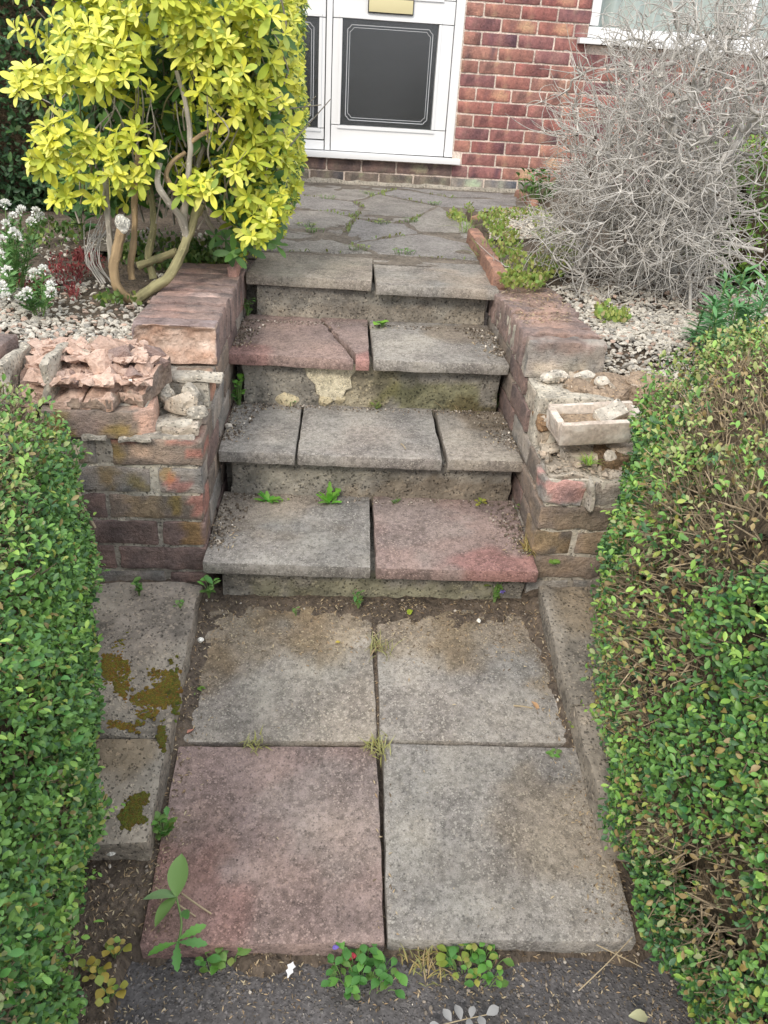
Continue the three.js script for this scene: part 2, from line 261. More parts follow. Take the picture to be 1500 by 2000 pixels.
// ================================================================ GROUND
{
  const g = new THREE.PlaneGeometry(300, 300); g.rotateX(-Math.PI / 2); g.translate(0, -0.3, 0); const u = g.attributes.uv; for (let i = 0; i < u.count; i++) u.setXY(i, u.getX(i) * 300, u.getY(i) * 300);
  struct('ground', g, MAT.bedSoil, 'dark earth under and around the garden');
  const t = new THREE.PlaneGeometry(16, 5.4, 320, 108); t.rotateX(-Math.PI / 2); t.translate(0.1, 0, 1.80); const p = t.attributes.position, uv = t.attributes.uv;
  for (let i = 0; i < p.count; i++) { const x = p.getX(i), z = p.getZ(i); p.setY(i, -0.052 + 0.006 * fbm(x * 6, 0, z * 6, 3)); uv.setXY(i, x, z); } t.computeVertexNormals();
  struct('pavement', t, MAT.tarmac, 'worn dark tarmac pavement in front of the path');
}
// soil and silt round the path slabs
function soilY(x, z) {
  const n = fbm(x * 9, 3.3, z * 9, 5), n2 = fbm(x * 55, 1.7, z * 55, 4);
  let y = pathY(z) - lerp(0.030, 0.010, sstep(-1.18, -1.27, z)) + 0.005 * n + 0.009 * n2;
  y += 0.020 * sstep(-1.56 + 0.10 * n + 0.08 * n2, -1.67, z);                              // silt banked against the bottom riser
  const l = sstep(0.06 + 0.06 * n + 0.03 * n2, 0.0, x + 0.315), r = sstep(0.05 + 0.05 * n + 0.03 * n2, 0.0, 0.545 - x); y += 0.020 * Math.max(l, r) * sstep(-0.75, -1.0, z);
  if (z > -0.88) y = lerp(y, -0.05 + 0.012 * n + 0.01 * n2 + 0.012 * sstep(-0.74, -0.83, z) - 0.05 * sstep(-0.845 + 0.10 * n, -0.785 + 0.05 * n, z), sstep(-0.88, -0.85, z));
  if (x < -0.33 && z > -1.0) y = Math.max(y, lerp(-0.025, -0.055, sstep(-0.80, -0.66, z) * sstep(-0.5, -0.34, x)) + 0.012 * n);
  return y;
}
{
  const g = new THREE.PlaneGeometry(3.4, 1.2, 300, 130); g.rotateX(-Math.PI / 2); g.translate(0.1, 0, -1.2); const p = g.attributes.position, uv = g.attributes.uv;
  for (let i = 0; i < p.count; i++) { const x = p.getX(i), z = p.getZ(i); p.setY(i, soilY(x, z)); uv.setXY(i, x, z); } g.computeVertexNormals();
  struct('soil', g, MAT.soil, 'dark damp soil and silt round the path slabs');
}
// ---------------------------------------------------------------- slabs
function slabCol(seed, stains = []) { // patches of lichen, silt and pigment
  return (x, y, z) => {
    const a = fbm(x * 7 + seed, seed * 2.1, z * 7, 4), b = fbm(x * 26, seed, z * 26 + seed, 3); let k = 1 + 0.3 * a + 0.16 * b; let c = [k * (1 + 0.05 * a), k, k * (1 - 0.05 * a)];
    for (const [sx, sz, r, col, str] of stains) { const d = Math.hypot(x - sx, z - sz) / r + 0.7 * fbm(x * 14 + seed, 4, z * 14, 3), t = sstep(1.05, 0.55, d) * str; c = c.map((q, i) => lerp(q, q * col[i], t)); }
    return c;
  };
}
function slab(parent, name, w, th, d, pos, m, seed, { tilt = 0, yaw = 0, rollz = 0, stains = [], label, warp = null, s } = {}) {
  const o = mesh(name, roughBox(w, th, d, { s: s || [Math.ceil(w / 0.014), 2, Math.ceil(d / 0.014)], r: 0.004, amp: 0.0014, freq: 30, seed, col: slabCol(seed, stains), warp, crease: 0.6 }), m, parent);
  o.position.set(...pos); o.rotation.set(tilt, yaw, rollz); if (label) o.userData.label = label; return o;
}
{
  const path = new THREE.Group(); path.name = 'path'; path.userData = { kind: 'structure', label: 'garden path of four square concrete slabs' }; scene.add(path);
  const T = Math.atan(0.15), th = 0.05; const at = (x, z) => [x, pathY(z) - th / 2 * Math.cos(T), z];
  const brn = [0.86, 0.78, 0.66], drk = [0.62, 0.62, 0.62], pale = [1.25, 1.22, 1.16], red = [1.12, 0.9, 0.87], gr = [0.86, 1.05, 1.08];
  slab(path, 'path_slab', 0.416, th, 0.401, at(-0.0935, -1.034), MAT.slabRed, 3, { tilt: T, yaw: 0.004, stains: [[0.1, -0.05, 0.16, gr, 0.5], [-0.15, 0.15, 0.16, red, 0.8], [-0.14, 0.02, 0.1, brn, 0.3], [0.06, 0.1, 0.14, drk, 0.25]], label: 'pinkish red square path slab' });
  slab(path, 'path_slab', 0.443, th, 0.405, at(0.3445, -1.037), MAT.slabGrey, 5, { tilt: T, yaw: -0.02, stains: [[0.15, 0.0, 0.16, brn, 0.7], [-0.1, 0.08, 0.12, drk, 0.35], [0.02, 0.12, 0.05, drk, 0.4], [-0.15, 0, 0.05, pale, 0.5]], label: 'grey square path slab with brown edge beside the front hedge' });
  slab(path, 'path_slab', 0.434, th, 0.410, at(-0.1035, -1.446), MAT.slabTan, 7, { tilt: T, yaw: 0.01, stains: [[-0.1, -0.17, 0.2, brn, 0.9], [0.1, -0.19, 0.16, brn, 0.9], [-0.2, 0, 0.1, brn, 0.9], [0.05, 0.05, 0.15, [0.95, 1, 1.02], 0.5]], label: 'brownish path slab half silted over at the bottom step' });
  slab(path, 'path_slab', 0.448, th, 0.410, at(0.347, -1.449), MAT.slabGrey, 9, { tilt: T, yaw: -0.012, stains: [[0.12, -0.15, 0.2, brn, 0.9], [-0.12, -0.19, 0.18, brn, 0.9], [0.21, 0, 0.1, brn, 0.9]], label: 'grey brown path slab by the bottom step with silted corners' });
}
// ================================================================ STEPS
const TREAD = [0.255, 0.405, 0.575, 0.715], EDGE = [-1.628, -1.938, -2.248, -2.605], TH = 0.034, XL = -0.298, XR = 0.523;
const steps = thing('garden_steps', 'four worn concrete garden steps with slab treads climbing between brick walls', 'steps');
{
  const H = (y, t = TH) => y - t / 2, red = [1.2, 0.80, 0.80], grn = [0.82, 0.9, 0.66], drk = [0.55, 0.56, 0.55], brn = [0.86, 0.74, 0.6];
  const tr = (x0, x1, k, z0, z1, m, seed, o = {}) => slab(steps, 'tread_slab', x1 - x0, TH, z0 - z1, [(x0 + x1) / 2, H(TREAD[k]) + (o.dy || 0), (z0 + z1) / 2], m, seed, o);
  // bottom tread
  tr(-0.300, 0.108, 0, -1.632, -1.99, MAT.slabGrey, 11, { yaw: -0.02, tilt: 0.02, stains: [[-0.08, -0.08, 0.18, brn, 0.5], [0.1, 0.1, 0.15, drk, 0.25]], label: 'grey tread slab of the lowest step' });
  tr(0.120, 0.524, 0, -1.626, -1.99, MAT.slabRed, 13, { yaw: -0.006, tilt: 0.02, stains: [[-0.1, -0.05, 0.18, [0.88, 1.02, 1.05], 0.6], [0.1, 0.16, 0.12, red, 0.7]], label: 'pinkish red tread slab of the lowest step' });
  // second tread: three pieces
  tr(-0.299, -0.094, 1, -1.942, -2.30, MAT.slabGrey, 15, { yaw: -0.01, rollz: -0.012, stains: [[0, 0, 0.14, drk, 0.3]], label: 'narrow grey tread slab of the second step beside the left wall' });
  tr(-0.088, 0.305, 1, -1.940, -2.30, MAT.slabGrey, 17, { yaw: -0.012, tilt: 0.012, stains: [[0.05, 0.12, 0.16, [1, 0.95, 0.93], 0.6]], label: 'wide grey tread slab in the middle of the second step' });
  tr(0.318, 0.525, 1, -1.938, -2.30, MAT.slabTan, 19, { yaw: -0.008, rollz: 0.01, stains: [[0.05, 0.0, 0.1, drk, 0.7], [0.05, -0.1, 0.1, brn, 0.7]], label: 'narrow brown stained tread slab of the second step' });
  // third tread: a red slab cracked in two, and a grey one
  const wl = v => { const t = v.x / 0.26 + 0.5; if (v.x > 0.0) v.x -= sstep(0.0, 0.12, v.x) * (0.03 * (-v.z / 0.18 * -1 + 1) * 0.5 - 0.02) + 0.004 * noise(v.z * 40, 1, 2); };
  tr(-0.302, 0.015, 2, -2.252, -2.655, MAT.slabRed, 21, { yaw: -0.035, tilt: 0.015, stains: [[-0.08, 0.06, 0.2, [0.86, 0.86, 0.84], 0.6], [-0.1, 0.17, 0.1, red, 0.5]], warp: v => { if (v.x > 0) v.x += (v.z * 0.32 - 0.012 + 0.006 * noise(v.z * 45, 1, 2)) * v.x / 0.158; }, label: 'left piece of a cracked red tread slab on the third step' });
  tr(0.027, 0.108, 2, -2.243, -2.655, MAT.slabRed, 23, { yaw: -0.012, tilt: 0.015, stains: [[0, 0, 0.2, [0.8, 0.86, 0.9], 0.5], [0.04, 0.19, 0.08, red, 0.7]], warp: v => { if (v.x < 0) v.x += (v.z * 0.32 - 0.008 + 0.006 * noise(v.z * 45, 1, 2)) * -v.x / 0.04; }, label: 'right piece of a cracked red tread slab on the third step' });
  tr(0.118, 0.522, 2, -2.250, -2.655, MAT.slabGrey, 25, { yaw: 0.004, tilt: 0.012, stains: [[0.12, -0.1, 0.14, brn, 0.7], [-0.1, 0.05, 0.12, [1.15, 1.16, 1.14], 0.5]], label: 'grey tread slab of the third step beside the right wall' });
  // top tread
  tr(-0.283, 0.126, 3, -2.628, -2.99, MAT.slabTan, 27, { yaw: -0.045, stains: [[0, 0, 0.2, [0.95, 0.98, 0.95], 0.6]], label: 'tan tread slab at the top of the steps' });
  tr(0.133, 0.538, 3, -2.60, -2.985, MAT.slabGrey, 29, { yaw: -0.004, dy: -0.006, stains: [[0.1, 0.1, 0.18, [1.05, 0.95, 0.85], 0.6]], label: 'grey brown tread slab at the top of the steps' });
  // risers, cast concrete, pitted
  const riser = (k, y0, y1, z, x0, x1, seed, stains, label) => {
    const o = mesh('riser', roughBox(x1 - x0, y1 - y0, 0.10, { s: [50, 9, 1], r: 0.004, amp: 0.005, freq: 32, seed, col: (x, y, zz) => { const a = fbm(x * 9 + seed, y * 9, 3, 4), b = fbm(x * 36, y * 36 + seed, 3, 3); let c = [1 + 0.35 * a + 0.3 * b, 1 + 0.35 * a + 0.3 * b, 1 + 0.33 * a + 0.3 * b]; for (const [sx, sy, rx, ry, col, st] of stains) { const d = Math.hypot((x - sx) / rx, (y - sy) / ry) + 0.9 * fbm(x * 17 + seed, y * 17, 9, 3), t = sstep(1.05, 0.75, d) * st; c = c.map((q, i) => lerp(q, q * col[i], t)); } return c; } }), MAT.riser, steps);
    o.position.set((x0 + x1) / 2, (y0 + y1) / 2, z - 0.05); if (label) o.userData.label = label; return o;
  };
  const cream = [2.0, 1.95, 1.75], gn = [0.78, 0.82, 0.5], black = [0.45, 0.47, 0.42];
  riser(0, 0.02, TREAD[0] - TH - 0.001, -1.672, -0.265, 0.505, 31, [[0, -0.05, 0.5, 0.05, [0.6, 0.55, 0.48], 0.8], [0, 0.02, 0.3, 0.05, gn, 0.5]], 'pitted concrete riser of the lowest step');
  riser(1, TREAD[0] - 0.03, TREAD[1] - TH - 0.001, -1.982, -0.272, 0.512, 33, [[0.2, -0.03, 0.3, 0.06, [0.7, 0.6, 0.5], 0.7], [-0.1, 0.03, 0.2, 0.03, black, 0.3]], 'pitted concrete riser of the second step');
  riser(2, TREAD[1] - 0.03, TREAD[2] - TH - 0.001, -2.292, -0.27, 0.51, 35, [[-0.02, 0.0, 0.10, 0.1, [1.5, 1.4, 1.1], 0.7], [0.08, 0.02, 0.1, 0.05, black, 0.8], [0.2, -0.02, 0.18, 0.06, gn, 0.8], [0.3, -0.05, 0.1, 0.04, [0.5, 0.42, 0.3], 0.8]], 'mossy concrete riser of the third step');
  riser(3, TREAD[2] - 0.03, TREAD[3] - TH - 0.004, -2.655, -0.262, 0.508, 37, [[0, -0.03, 0.4, 0.05, [1.1, 1.0, 0.9], 0.5]], 'pebbly concrete riser of the top step');
  // smeared cement patch on the third riser
  const sh = new THREE.Shape(); [[-0.19, 0.06], [-0.172, 0.015], [-0.150, -0.005], [-0.145, -0.035], [-0.118, -0.055], [-0.075, -0.052], [-0.062, -0.02], [-0.045, -0.012], [-0.052, 0.02], [-0.022, 0.055]].forEach(([x, y], i) => i ? sh.lineTo(x, y) : sh.moveTo(x, y));
  const pg = new THREE.ExtrudeGeometry(sh, { depth: 0.006, bevelEnabled: true, bevelSize: 0.004, bevelThickness: 0.004, bevelSegments: 2 }); const pm = mesh('cement_patch', setCol(pg, () => [1, 1, 1]), M([0.56, 0.51, 0.39], TX.slab, 0.004), steps); pm.position.set(0.1, 0.483, -2.294); pm.userData.label = 'pale smear of cement on the riser';
  const cp2 = mesh('cement_patch', lump(0.075, 0.055, 0.03, 77, 2), M([0.50, 0.44, 0.31], TX.rough, 0.004), steps); cp2.position.set(-0.135, 0.42, -2.295);
  for (const [x, y, w, h, s] of [[-0.02, 0.425, 0.05, 0.05, 3], [0.02, 0.43, 0.04, 0.04, 4]]) { const q = mesh('cement_patch', lump(w, h, 0.025, s + 70, 2), M([0.50, 0.44, 0.31], TX.rough, 0.004), steps); q.position.set(x, y, -2.293); }
}
// solid body under the steps and platform, hidden behind the risers
{
  const parts = []; const b = (x0, x1, y0, y1, z0, z1) => { const g = new THREE.BoxGeometry(x1 - x0, y1 - y0, z0 - z1); g.translate((x0 + x1) / 2, (y0 + y1) / 2, (z0 + z1) / 2); parts.push(g.toNonIndexed()); };
  b(-0.30, 0.525, -0.1, 0.20, -1.78, -2.2); b(-0.30, 0.525, -0.1, 0.35, -2.09, -2.8); b(-0.30, 0.525, -0.1, 0.52, -2.4, -2.8); b(-0.31, 0.53, -0.1, 0.655, -2.77, -3.2);
  const g = boxUV(mergeGeometries(parts)); setCol(g, ONE); mesh('core', g, MAT.riser, steps);
}
// ================================================================ PLATFORM of crazy paving in front of the door
{
  const base = new THREE.PlaneGeometry(2.4, 2.8, 80, 90); base.rotateX(-Math.PI / 2); base.translate(0.3, 0, -4.3); const p = base.attributes.position, uv = base.attributes.uv;
  for (let i = 0; i < p.count; i++) { const x = p.getX(i), z = p.getZ(i); p.setY(i, platY(z) - 0.004 + 0.005 * fbm(x * 12, 2, z * 12, 3)); uv.setXY(i, x, z); } base.computeVertexNormals();
  const plat = new THREE.Group(); plat.name = 'platform'; plat.userData = { kind: 'structure', label: 'level path of irregular grey paving between top step and front door' }; scene.add(plat);
  mesh('bedding', base, M([0.20, 0.185, 0.165], TX.soil, 0.004), plat);
  const P = [
    [[480, 487], [728, 493], [690, 478], [635, 463], [560, 452], [470, 450]],
    [[737, 494], [800, 499], [940, 508], [934, 484], [918, 475], [821, 457], [740, 466], [693, 474]],
    [[470, 446], [560, 450], [635, 460], [668, 467], [676, 445], [690, 425], [635, 413], [470, 410]],
    [[674, 468], [690, 473], [740, 463], [819, 455], [791, 437], [728, 434], [696, 427], [682, 446]],
    [[823, 454], [918, 472], [928, 455], [922, 436], [880, 420], [856, 404], [796, 434]],
    [[470, 407], [635, 411], [690, 422], [706, 405], [690, 394], [601, 383], [470, 378]],
    [[696, 424], [728, 432], [792, 434], [852, 402], [739, 379], [696, 393], [712, 405]],
    [[742, 377], [858, 401], [884, 419], [925, 417], [1012, 402], [1010, 388], [880, 386], [780, 367]],
    [[470, 375], [601, 381], [688, 391], [738, 377], [776, 366], [700, 357], [470, 348]],
    [[704, 357], [782, 366], [880, 384], [1010, 387], [1012, 378], [860, 371]],
  ];
  const mossL = [], mR = rng(57);
  P.forEach((poly, k) => {
    poly.forEach(([u, v], i) => { const [u2, v2] = poly[(i + 1) % poly.length]; const a = onPlat(u, v), b = onPlat(u2, v2), n = Math.round(a.distanceTo(b) * 60); for (let q = 0; q < n; q++) { const p = a.clone().lerp(b, mR()); if (noise(p.x * 5 + 7, 3, p.z * 5) < 0.2) continue; p.x += tri(mR) * 0.014; p.z += tri(mR) * 0.022; p.y = platY(p.z) - 0.004; mossL.push([p, mR(), mR(), mR()]); } });
    const pts = poly.map(([u, v]) => onPlat(u, v)); const cx = pts.reduce((s, q) => s + q.x, 0) / pts.length, cz = pts.reduce((s, q) => s + q.z, 0) / pts.length; const sh = new THREE.Shape();
    const ring = []; pts.forEach((q, i) => { const n = pts[(i + 1) % pts.length]; for (let t = 0; t < 5; t++) { const f = t / 5, x = lerp(q.x, n.x, f), z = lerp(q.z, n.z, f), j = t ? 0.012 : 0; ring.push([x + j * noise(x * 14, k, z * 14), z + j * 2 * noise(x * 14, k + 9, z * 9)]); } });
    ring.forEach(([x, z], i) => { const dx = x - cx, dz = z - cz, L = Math.hypot(dx, dz), s = 1 - 0.010 / L; i ? sh.lineTo(dx * s, -dz * s) : sh.moveTo(dx * s, -dz * s); });
    const g = new THREE.ExtrudeGeometry(sh, { depth: 0.03, bevelEnabled: true, bevelSize: 0.006, bevelThickness: 0.004, bevelSegments: 1 }); g.rotateX(-Math.PI / 2);
    const m = mesh('paving_stone', g, M([[0.27, 0.255, 0.24], [0.245, 0.235, 0.232], [0.26, 0.245, 0.23], [0.25, 0.24, 0.24]][k % 4], TX.slab, 0.003), plat); m.position.set(cx, platY(cz) - 0.036, cz); m.rotation.x = -0.0185 + 0.004 * noise(k, 3, 1);
  });
  const mg = leafGeo(0.016, 0.007, { n: 3, curl: 0.25 }), im = new THREE.InstancedMesh(mg, LEAFWHITE.soft, mossL.length); im.name = 'joint_moss'; mossL.forEach(([p, a, b2, c], i) => { im.setMatrixAt(i, place(p, V(a - 0.5, 0.3 + b2 * 0.6, c - 0.5).normalize(), 0, 0.6 + b2 * 0.8)); im.setColorAt(i, mixC(C(0.14, 0.22, 0.05), C(0.36, 0.38, 0.12), c)); }); im.userData = { kind: 'stuff', label: 'moss and fine weeds in the paving joints' }; im.castShadow = im.receiveShadow = true; plat.add(im);
}
// ================================================================ KERBS
function kerbBlock(parent, x0, x1, z0, z1, top0, top1, seed, stains, label) {
  const len = Math.hypot(z0 - z1, top1 - top0), an = Math.atan2(top1 - top0, z0 - z1);
  const o = mesh('kerb_block', roughBox(x1 - x0, 0.16, len, { s: [12, 6, Math.ceil(len / 0.022)], r: 0.005, amp: 0.0035, freq: 26, seed, col: slabCol(seed, stains) }), MAT.kerb, parent);
  o.position.set((x0 + x1) / 2, (top0 + top1) / 2 - 0.08 * Math.cos(an), (z0 + z1) / 2); o.rotation.x = an; if (label) o.userData.label = label; return o;
}
const kerbTopL = z => lerp(0.07, 0.178, (-z - 0.96) / 0.70), kerbTopR = z => lerp(0.075, 0.182, (-z - 0.9) / 0.76);
{
  const k = thing('stone_kerb', 'mossy concrete kerb beside the path, by the clipped left hedge', 'kerb', [0, 0, 0], 'path kerbs');
  const brn = [0.7, 0.6, 0.45];
  kerbBlock(k, -0.56, -0.312, -1.215, -1.665, kerbTopL(-1.215), kerbTopL(-1.665), 41, [[0.05, -0.1, 0.14, [0.8, 0.78, 0.8], 0.7]], 'grey concrete kerb block at the foot of the wall');
  kerbBlock(k, -0.56, -0.313, -0.99, -1.211, kerbTopL(-0.99) - 0.001, kerbTopL(-1.211) - 0.001, 43, [[0.0, -0.1, 0.1, brn, 0.7]], 'tan concrete kerb block at the garden end');
  // moss cushions: many small tufts pressed into low mats
  const tuft = new THREE.IcosahedronGeometry(0.006, 1), list = [[], []], R = rng(5);
  for (const [u, v, ru, rv, n, k2] of [[215, 1300, 38, 42, 900, 0], [235, 1345, 18, 20, 260, 0], [300, 1365, 36, 30, 900, 0], [330, 1330, 24, 24, 420, 0], [340, 1350, 10, 45, 300, 1], [262, 1595, 20, 22, 330, 1], [275, 1560, 14, 10, 120, 1], [235, 1418, 40, 9, 200, 0], [318, 1440, 7, 30, 200, 1]])
    for (let i = 0; i < n; i++) { const a = R() * 6.283, r = (R() ** 0.7) * (0.9 + 0.7 * noise(Math.cos(a) * 2 + u, Math.sin(a) * 2, 1)) * (R() < 0.12 ? 1.4 : 1); let p = onY(u + Math.cos(a) * ru * r, v + Math.sin(a) * rv * r, 0.16); for (let q = 0; q < 6; q++) p = onY(u + Math.cos(a) * ru * r, v + Math.sin(a) * rv * r, kerbTopL(p.z) + 0.001); if (p.x > -0.308) { p.y -= (p.x + 0.308) * 0.8; p.x = -0.309 + R() * 0.006; } const s = 0.3 + R() * 0.6; _o.position.copy(p); _o.rotation.set(R() * 6, R() * 6, R() * 6); _o.scale.set(s, s * 0.6, s); _o.updateMatrix(); list[k2].push({ m: _o.matrix.clone(), c: C(0.75 + R() * 0.5, 0.75 + R() * 0.5, 0.8) }); }
  for (const j of [0, 1]) { const im = new THREE.InstancedMesh(tuft, j ? MAT.mossGreen : MAT.moss, list[j].length); im.name = 'moss'; list[j].forEach((l, i) => { im.setMatrixAt(i, l.m); im.setColorAt(i, l.c); }); im.userData = { kind: 'stuff', label: j ? 'dark green moss' : 'yellow brown moss' }; im.castShadow = im.receiveShadow = true; k.add(im); }
  const k2 = thing('stone_kerb', 'plain grey concrete kerb beside the path, half under the right hedge', 'kerb', [0, 0, 0], 'path kerbs');
  kerbBlock(k2, 0.540, 0.80, -1.30, -1.675, kerbTopR(-1.30), kerbTopR(-1.675), 45, [[0, -0.1, 0.12, brn, 0.6]]);
  kerbBlock(k2, 0.541, 0.80, -0.98, -1.297, kerbTopR(-0.98), kerbTopR(-1.297), 47, []);
}
// ================================================================ BRICK RETAINING WALLS
const PITCH = 0.0725, ctop = k => 0.18 + PITCH * (k - 1), BH = 0.064;
const BR = { // weathered wall bricks
  brown: M([0.225, 0.182, 0.15], TX.brick, 0.0035, { vertexColors: true }), plum: M([0.21, 0.148, 0.132], TX.brick, 0.0035, { vertexColors: true }), greyb: M([0.285, 0.26, 0.235], TX.brick, 0.0035, { vertexColors: true }),
  broken: M([0.53, 0.40, 0.335], TX.broken, 0.007, { vertexColors: true }), cap: M([0.27, 0.20, 0.18], TX.brick, 0.004, { vertexColors: true }), pale: M([0.46, 0.405, 0.345], TX.rough, 0.004, { vertexColors: true }),
};
const YEL = [1.25, 1.12, 0.5], REDP = [1.55, 0.95, 0.92], GRY = [1.5, 1.62, 1.7], PNK = [2.6, 2.3, 2.1], TAN = [1.7, 1.5, 0.95], DRK = [0.6, 0.58, 0.56];
function bcol(seed, st = []) { return (x, y, z) => { const a = fbm(x * 14 + seed * 3, y * 20, z * 14 + seed, 4), b = fbm(x * 50, y * 50 + seed, z * 50, 3); let c = [1 + 0.4 * a + 0.25 * b, 1 + 0.36 * a + 0.25 * b, 1 + 0.3 * a + 0.25 * b]; for (const [sx, sy, rx, ry, col, s, hard] of st) { const d = Math.hypot((x - sx) / rx, (y - sy) / ry) + 1.0 * fbm(x * 38 + seed, y * 38, z * 38 + 5, 4), t = sstep(1.15, hard ? 0.95 : 0.45, d) * s; c = c.map((q, i) => lerp(q, q * col[i], t)); } return c; }; }
function brick(parent, x0, x1, y0, y1, z0, z1, m, seed, { st = [], rot = null, warp = null, amp = 0.002, s, r = 0.0045, label, name = 'brick', crease = 0.7 } = {}) {
  const w = x1 - x0, h = y1 - y0, d = z0 - z1;
  const o = mesh(name, roughBox(w, h, d, { s: s || [Math.max(3, Math.round(w / 0.011)), 5, Math.max(3, Math.round(d / 0.03))], r, amp, freq: 38, seed, col: bcol(seed, st), warp, crease }), m, parent);
  o.position.set((x0 + x1) / 2, (y0 + y1) / 2, (z0 + z1) / 2); if (rot) o.rotation.set(...rot); if (label) o.userData.label = label; return o;
}
function mortarBox(parent, x0, x1, y0, y1, z0, z1, seed, amp = 0.003) { const o = mesh('mortar', roughBox(x1 - x0, y1 - y0, z0 - z1, { s: [Math.round((x1 - x0) / 0.025), Math.max(2, Math.round((y1 - y0) / 0.025)), Math.max(2, Math.round((z0 - z1) / 0.025))], r: 0.005, amp, freq: 34, seed, col: (x, y, z) => { const a = fbm(x * 8 + seed, y * 8, z * 8, 4), b = fbm(x * 40, y * 40, z * 40 + seed, 3); const k = 1 + 0.4 * a + 0.3 * b; return [k, k, k * (1 - 0.06 * a)]; } }), MAT.mortar, parent); o.position.set((x0 + x1) / 2, (y0 + y1) / 2, (z0 + z1) / 2); return o; }
const ZF = -1.695;                                             // front face of both walls
// ---- left wall
const lw = thing('brick_wall', 'crumbling brown brick retaining wall with orange broken corner, beside the mossy kerb', 'wall', [0, 0, 0], 'brick retaining walls');
{
  const X = zx => -0.303 + (zx - 1140) * 0.00045;
  // core of mortar, set back from the brick faces
  mortarBox(lw, -1.15, -0.311, 0.02, 0.478, ZF - 0.005, -1.905, 1, 0.002); mortarBox(lw, -1.15, -0.318, 0.474, 0.552, ZF - 0.006, -1.905, 2, 0.003); mortarBox(lw, -1.15, -0.42, 0.545, 0.618, ZF - 0.03, -1.905, 3, 0.006); mortarBox(lw, -0.42, -0.325, 0.54, 0.566, ZF - 0.03, -1.93, 31, 0.008);
  mortarBox(lw, -0.512, -0.309, 0.02, 0.612, -1.90, -2.70, 4);
  const rows = [
    [1, [[-200, 60, 'plum'], [80, 360, 'plum'], [385, 905, 'greyb', [[0, -0.02, 0.12, 0.03, GRY, 0.6]]], [932, 1135, 'plum']]],
    [2, [[-310, 140, 'plum'], [165, 640, 'plum', [[0.06, 0, 0.06, 0.03, DRK, 0.3]]], [668, 1138, 'plum', [[-0.06, 0, 0.05, 0.04, [1.1, 1.15, 1.2], 0.6]]]]],
    [3, [[-110, 380, 'brown'], [402, 886, 'plum', [[-0.08, 0.0, 0.05, 0.03, GRY, 0.4], [0.05, 0.02, 0.06, 0.02, DRK, 0.5]]], [912, 1138, 'plum', [[0.025, 0, 0.03, 0.05, YEL, 0.8]]]]],
    [4, [[-300, 130, 'plum'], [155, 625, 'plum'], [644, 1138, 'brown', [[-0.02, 0, 0.05, 0.05, TAN, 0.45], [0.045, 0, 0.02, 0.05, YEL, 0.9], [0.098, 0.0, 0.026, 0.035, [1.7, 1.05, 1.03], 1, 1]]]]],
    [5, [[-90, 360, 'brown'], [375, 868, 'greyb', [[0.02, 0, 0.03, 0.05, [0.8, 0.66, 0.4], 0.9], [0.08, -0.01, 0.04, 0.03, [0.85, 0.75, 0.35], 0.8], [-0.08, 0, 0.06, 0.04, [1.15, 1.22, 1.3], 0.6]]], [915, 1140, 'greyb', [[-0.005, -0.012, 0.036, 0.026, [1.3, 0.78, 0.76], 1, 1], [-0.03, 0.015, 0.02, 0.02, [1.2, 0.95, 0.55], 0.9, 1]]]]],
    [6, [[-330, 110, 'brown'], [130, 610, 'greyb', [[0.07, -0.005, 0.04, 0.035, [0.8, 0.7, 0.4], 0.6], [-0.02, 0, 0.06, 0.05, [1.0, 1.05, 1.12], 0.6]]], [690, 1150, 'brown', [[-0.085, -0.005, 0.025, 0.03, YEL, 0.9], [-0.045, 0.0, 0.03, 0.02, PNK, 0.7], [0.085, 0.0, 0.03, 0.014, REDP, 1, 1], [-0.08, 0.026, 0.03, 0.007, REDP, 0.9, 1], [0.05, 0.028, 0.06, 0.006, REDP, 0.8]]]]],
  ];
  let sd = 100;
  for (const [k, bs] of rows) for (const [a, b, m, st] of bs) { sd++; brick(lw, X(a), X(b), ctop(k) - BH, ctop(k), ZF + 0.002 * noise(sd, 1, 2), ZF - 0.10, BR[m], sd, { st: st || [], rot: [0, 0, 0.012 * noise(sd, 5, 2)] }); }
  // seventh course: one brick pushed out and tipped, the corner one set back
  brick(lw, X(365), X(905), 0.548, 0.614, ZF + 0.012, ZF - 0.095, BR.brown, 140, { st: [[-0.09, -0.005, 0.035, 0.04, YEL, 1], [-0.02, 0.0, 0.05, 0.035, [1.25, 1.15, 1.25], 0.6], [0.045, -0.018, 0.05, 0.022, YEL, 0.9], [0.107, 0, 0.024, 0.06, [2.1, 1.75, 1.7], 1, 1]], rot: [0, 0.07, -0.022], warp: v => { if (v.x > 0.07) v.z -= (v.x - 0.07) * 0.55 * (v.z > 0 ? 1 : 0.2); } });
  brick(lw, X(-130), X(335), 0.548, 0.612, ZF - 0.004, ZF - 0.10, BR.brown, 141);
  brick(lw, -0.402, -0.306, 0.556, 0.617, -1.915, -2.0, BR.brown, 142, { st: [[0, 0, 0.06, 0.03, TAN, 0.6], [0.04, -0.01, 0.015, 0.03, [1.8, 1.25, 1.2], 0.9, 1]] });
  brick(lw, -0.505, -0.412, 0.552, 0.614, -1.90, -2.0, BR.greyb, 143);
  brick(lw, -0.395, -0.312, 0.546, 0.566, ZF - 0.02, ZF - 0.1, BR.pale, 144, { st: [[-0.01, 0, 0.04, 0.1, DRK, 0.8]], amp: 0.006, label: 'bed of pale mortar with the print of a lost brick' });
